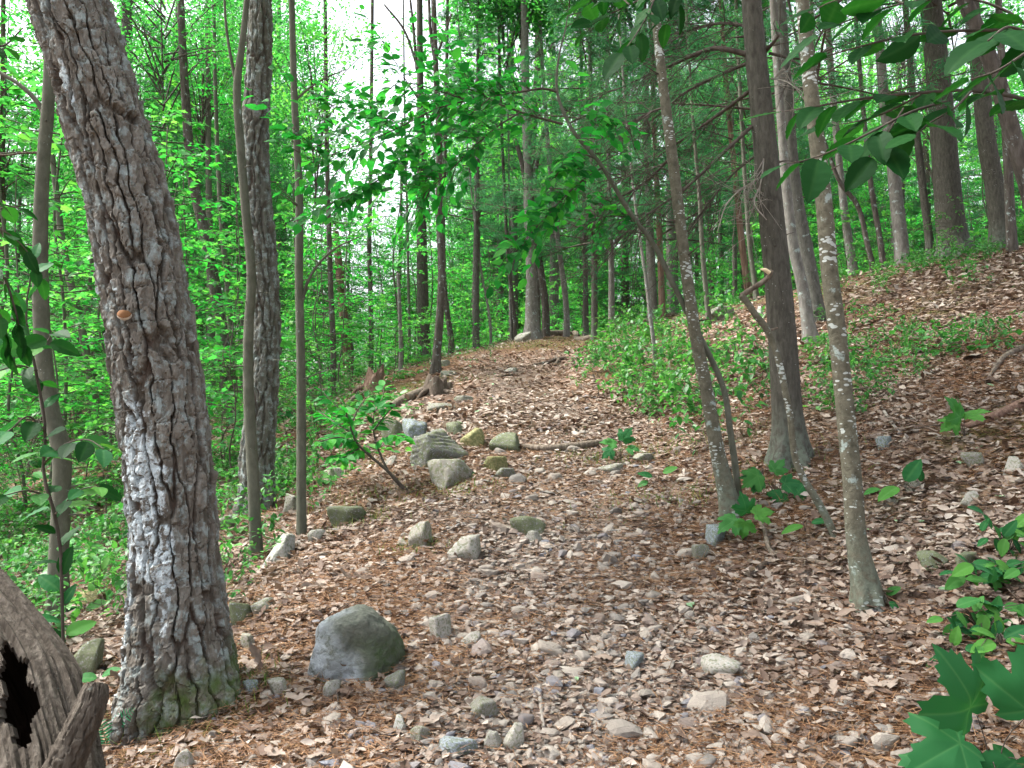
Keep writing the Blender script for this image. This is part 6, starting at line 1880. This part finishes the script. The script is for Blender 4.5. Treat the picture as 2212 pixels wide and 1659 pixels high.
leafy_branch('overhanging_branch', 'dark leafy branch tips dipping into the top edge right of centre', 'branch', [
    ([(1480, -60, 6), (1420, -20, 5), (1360, 10, 4), (1300, 40, 3), (1262, 66, 2)], 0, .2),
    ([(1420, -20, 5), (1400, 30, 4), (1370, 80, 3), (1345, 112, 2)], 0, -.1),
    ([(1360, 10, 4), (1330, -10, 3), (1280, 0, 2), (1245, 20, 2)], 0, .2),
    ([(1480, -50, 5), (1460, 10, 3), (1440, 50, 2)], 0, .1)], 2.5, 64, OVAL_HD, _rb, step=.40)
leafy_branch('leafy_shrub', 'tall thin shrub stem with dark drooping leaves at the left edge', 'shrub', [
    ([(137, 1432, 7), (134, 1300, 8), (126, 1150, 8), (108, 1075, 8), (96, 1040, 8), (98, 930, 7), (72, 775, 7), (56, 690, 6), (66, 600, 4), (74, 560, 3)], 0, .1),
    ([(98, 930, 5), (60, 900, 4), (20, 930, 3), (-20, 950, 2)], .05, -.2),
    ([(96, 1000, 5), (140, 960, 4), (190, 950, 3), (225, 970, 2)], .05, -.25),
    ([(80, 800, 5), (40, 790, 4), (0, 800, 3)], .05, -.2),
    ([(70, 760, 5), (100, 740, 3), (112, 720, 2)], .05, -.2),
    ([(58, 700, 4), (20, 690, 3), (-10, 720, 2)], .05, -.2),
    ([(110, 1075, 5), (60, 1060, 4), (10, 1070, 2)], 0, -.25),
    ([(120, 1110, 4), (170, 1060, 3), (215, 1050, 2)], 0, -.25)], hit(137, 1432)[1], 60, OVAL_HD[:2] + SEED_HD, _rb, step=.5, loc=hit(137, 1432))
leafy_branch('overhanging_branch', 'dark leafy branch reaching in at the left edge below mid height', 'branch', [
    ([(-60, 560, 7), (0, 590, 6), (30, 660, 5), (48, 740, 3)], 0, .1), ([(-60, 480, 6), (10, 500, 4), (60, 545, 3), (85, 600, 2)], 0, .1),
    ([(-60, 420, 6), (0, 440, 4), (40, 450, 3)], 0, .1), ([(-60, 80, 6), (0, 100, 5), (50, 60, 3)], .4, .5), ([(-60, 620, 5), (0, 680, 4), (20, 760, 2)], 0, .1)], 3.2, 56, OVAL_HD, _rb, step=.36)

# small plants rooted in the floor
def seedling(label, px, py, spec, mesh_set, name='seedling', cat='seedling', group=None, H=0.0, up=None):
    """spec: leaves (px, py, length px, angle deg in the picture, tilt) round a stem rooted at (px, py)"""
    f = hit(px, py)
    t = thing(name, label, cat, f, group=group)
    Y = f[1]
    for (lx, ly, ln, ang, flatness) in spec:
        Yl = Y - 0.03 + RNG.normal(0, .03)
        p = at(lx, ly, Yl); s = ln / F_PX * Yl
        a = math.radians(ang)
        A = np.array([math.cos(a), -0.25 + RNG.normal(0, .1), math.sin(a)])
        N = np.array([0, -flatness, 1 - flatness * .45]) + RNG.standard_normal(3) * .12
        ac = Acc()
        tube(ac, [f, (f + p) / 2 + np.array([0, .01, .03]), p], [.0022, .0018, .0012], 8, 5)
        sk = link('stalk', ac.mesh('stalk', B['twig'], True, origin=f), t)
        place_leaf(mesh_set[int(RNG.integers(0, len(mesh_set)))], sk, f, p, A, N, s)
    return t
seedling('big-leaved maple seedling filling the bottom right corner', 2150, 1690, [(2110, 1545, 165, 115, .8), (2215, 1550, 170, 75, .75), (2085, 1600, 140, 200, .6), (2200, 1640, 150, 250, .6), (2060, 1640, 130, 225, .7), (2150, 1660, 140, 275, .6)], MAPLE_HD[:2])
seedling('bright five-fingered seedling above the big maple leaves', 2165, 1402, [(2160, 1375, 52, 95, .5), (2168, 1378, 58, 35, .5), (2172, 1385, 56, 0, .5), (2152, 1378, 56, 150, .5), (2150, 1388, 60, 190, .5), (2120, 1395, 40, 240, .5)], SEED_HD)
seedling('two-leaved green seedling left of the five-fingered one', 2062, 1425, [(2058, 1418, 80, 200, .55), (2060, 1395, 44, 85, .6), (2085, 1405, 36, 20, .5)], SEED_HD)
_S = np.random.default_rng(5)
def clump(label, px, py, n, rx, ry, ln, meshes, cat='plant', name='leafy_plant'):
    spec = []
    for q in range(n):
        a = _S.uniform(0, 360)
        spec.append((px + _S.normal(0, rx), py - abs(_S.normal(ry, ry * .6)) - 5, ln * _S.uniform(.7, 1.2), a, _S.uniform(.3, .7)))
    seedling(label, px, py, spec, meshes, name=name, cat=cat)
clump('dense leafy plant at the right edge above the five-fingered seedling', 2120, 1368, 34, 46, 36, 44, SEED_HD)
clump('darker leafy plant at the right edge beside the mossy stones', 2150, 1275, 36, 50, 32, 44, SEED_HD)
clump('light leafy plant at the right edge high above the maple seedling', 2180, 1200, 22, 36, 42, 38, SEED_HD)
seedling('seedling with broad jagged leaves left of the bent dead sapling', 1680, 1085, [(1650, 1040, 50, 160, .7), (1640, 1025, 46, 210, .7), (1672, 1020, 36, 60, .7), (1690, 1045, 46, 10, .7), (1720, 1062, 46, -10, .6), (1690, 1065, 40, 230, .6), (1765, 1068, 48, -15, .6)], MAPLE_HD[1:])
seedling('yellow-green seedling at the foot of the leaning flecked tree', 1612, 1175, [(1590, 1120, 50, 205, .7), (1612, 1108, 46, 100, .7), (1630, 1112, 44, 20, .7), (1610, 1125, 40, 260, .7)], MAPLE_HD[1:])
seedling('lone pale maple leaf sprig high on the right bank', 2085, 950, [(2075, 905, 60, 120, .8), (2085, 900, 50, 30, .6), (2062, 912, 40, 200, .7)], MAPLE_HD)
seedling('bright upright leaf sprig on the right bank leaves', 1975, 1062, [(1955, 1040, 58, 60, .8), (1940, 1052, 60, 200, .3), (1900, 1055, 40, 190, .3), (1990, 1040, 30, 100, .5)], SEED_HD)
seedling('small green sprig at the foot of the nearest flecked tree', 1908, 1312, [(1900, 1290, 36, 150, .5), (1915, 1285, 34, 40, .5), (1920, 1300, 32, -40, .5), (1896, 1302, 26, 220, .5)], SEED_HD)
seedling('dark leaf pair between dead sapling and flecked tree', 1740, 1150, [(1735, 1135, 52, 190, .5), (1752, 1130, 40, 20, .5)], SEED_HD)
seedling('pale sprig at the right trail edge below the shrub patch', 1340, 990, [(1330, 960, 34, 160, .6), (1345, 952, 34, 60, .6), (1322, 972, 28, 210, .6), (1356, 968, 28, 0, .6)], MAPLE_HD[1:])
seedling('lone sprig of leaves in the shade right of the root', 1420, 1045, [(1410, 1030, 34, 160, .6), (1432, 1022, 34, 30, .6), (1400, 1040, 26, 200, .6)], SEED_HD)
seedling('green sprigs sprouting round the dark rounded boulder', 985, 1030, [(970, 1018, 26, 120, .5), (985, 1012, 24, 60, .5), (1002, 1020, 24, 10, .5), (958, 1026, 20, 170, .5)], MAPLE_HD[1:])
seedling('oval yellow-green leaf pair beside the crooked left tree', 182, 1322, [(186, 1312, 60, 15, .5), (176, 1314, 44, 190, .5)], SEED_HD)
seedling('small seedling between hollow trunk and leaning oak', 214, 1480, [(210, 1465, 50, 170, .5), (220, 1460, 44, 30, .5), (200, 1480, 40, 230, .5)], SEED_HD)

def fern():
    f = hit(236, 1612); Y = f[1]
    t = thing('fern', 'small blue-green fern growing at the foot of the hollow trunk', 'fern', f)
    for pl, w in (([(240, 1640, 0), (226, 1590, 0), (215, 1560, 0), (206, 1545, 0)], 62), ([(238, 1612, 0), (250, 1580, 0), (268, 1552, 0), (290, 1530, 0)], 46), ([(225, 1640, 0), (190, 1650, 0), (160, 1640, 0), (135, 1650, 0)], 44)):
        P, _ = px_curve([(a, b, 1) for a, b, c in pl], Y - .03, -.05)
        C, _ = resample(P, [1, 1, 1, 1], 30)
        a = Acc(); tube(a, P, [.0018, .0016, .0012, .0006], 16, 5, rnd=.6)
        n = len(C)
        d = np.gradient(C, axis=0); d /= np.linalg.norm(d, axis=1)[:, None]
        sd = np.cross(d, np.array([0, -1.0, .35])); sd /= np.linalg.norm(sd, axis=1)[:, None]
        for s_ in (1, -1):
            for q in range(3, n, 2):
                L = .5 * w / F_PX * Y * math.sin(math.pi * (0.12 + .88 * q / n) ** .8) + .004
                scatter(a, LEAF_OVAL, C[q:q + 1], (sd[q:q + 1] * s_ + .35 * d[q:q + 1]), np.array([[0, -.9, .5]]) + .1 * RNG.standard_normal((1, 3)), np.array([[L * .30, L, L]]), np.array([RNG.uniform(.2, .9)]))
        link('frond', a.mesh('frond', GREEN['fern'], True, origin=f), t)
fern()

# small crooked shrub left of the trail and other leafy saplings near it
def crooked_shrub():
    f = hit(880, 1062)
    leafy_branch('crooked_shrub', 'small crooked shrub with leafy top leaning left from the trail edge', 'shrub', [
        ([(884, 1064, 9), (862, 1045, 9), (840, 1020, 7), (800, 985, 6), (770, 955, 5), (756, 920, 4), (745, 880, 3)], 0, -.1),
        ([(840, 1022, 6), (825, 990, 5), (812, 955, 4), (806, 920, 3), (810, 880, 2)], 0, .1),
        ([(770, 955, 4), (730, 945, 3), (690, 955, 2)], 0, -.3), ([(765, 940, 4), (720, 910, 3), (690, 890, 2)], 0, .3), ([(757, 925, 4), (770, 890, 3), (790, 860, 2)], 0, .2),
        ([(806, 930, 4), (830, 900, 3), (848, 880, 2)], 0, .2), ([(812, 955, 4), (850, 940, 3), (876, 945, 2)], 0, -.3), ([(780, 965, 4), (750, 985, 3), (720, 990, 2)], 0, -.35), ([(750, 900, 3), (720, 870, 2), (700, 850, 2)], 0, .1), ([(810, 890, 3), (826, 860, 2), (830, 835, 2)], 0, .2)],
        f[1], 28, [_lv[1], _lv[2], _lv[3], _lv[4]], _rb, step=.15, loc=f, bare=.62)
crooked_shrub()
for q, (px, py, s, v, lab) in enumerate([
    (690, 960, .55, 0, 'bushy dark green shrub right behind the straight thin sapling'),
    (620, 985, .6, 0, 'leafy shrub between the upright oak and the thin sapling'),
    (760, 880, .7, 1, 'pale leafy shrub in front of the pale broken log'),
    (900, 815, .6, 1, 'little leafy shrub left of the rotten stump'),
    (1040, 800, .55, 1, 'small bright shrub beside the slender straight pine'),
    (480, 1010, .6, 2, 'maple-leaved shrub between the two oaks'),
    (540, 1065, .35, 2, 'small yellow-green sprout at the upright oak foot'),
    (1330, 800, .8, 1, 'fresh green shrub at the top right trail bend'),
    (1290, 860, .6, 1, 'loose leafy shrub on the right trail shoulder'),
    (230, 1120, .6, 2, 'leafy shrub just left of the leaning oak, farther back'),
    (60, 1160, .7, 0, 'leafy shrub at the left edge behind the crooked tree')]):
    p = hit(px, py)
    shrub(p[0], p[1], v, s, lab, None, _rb)
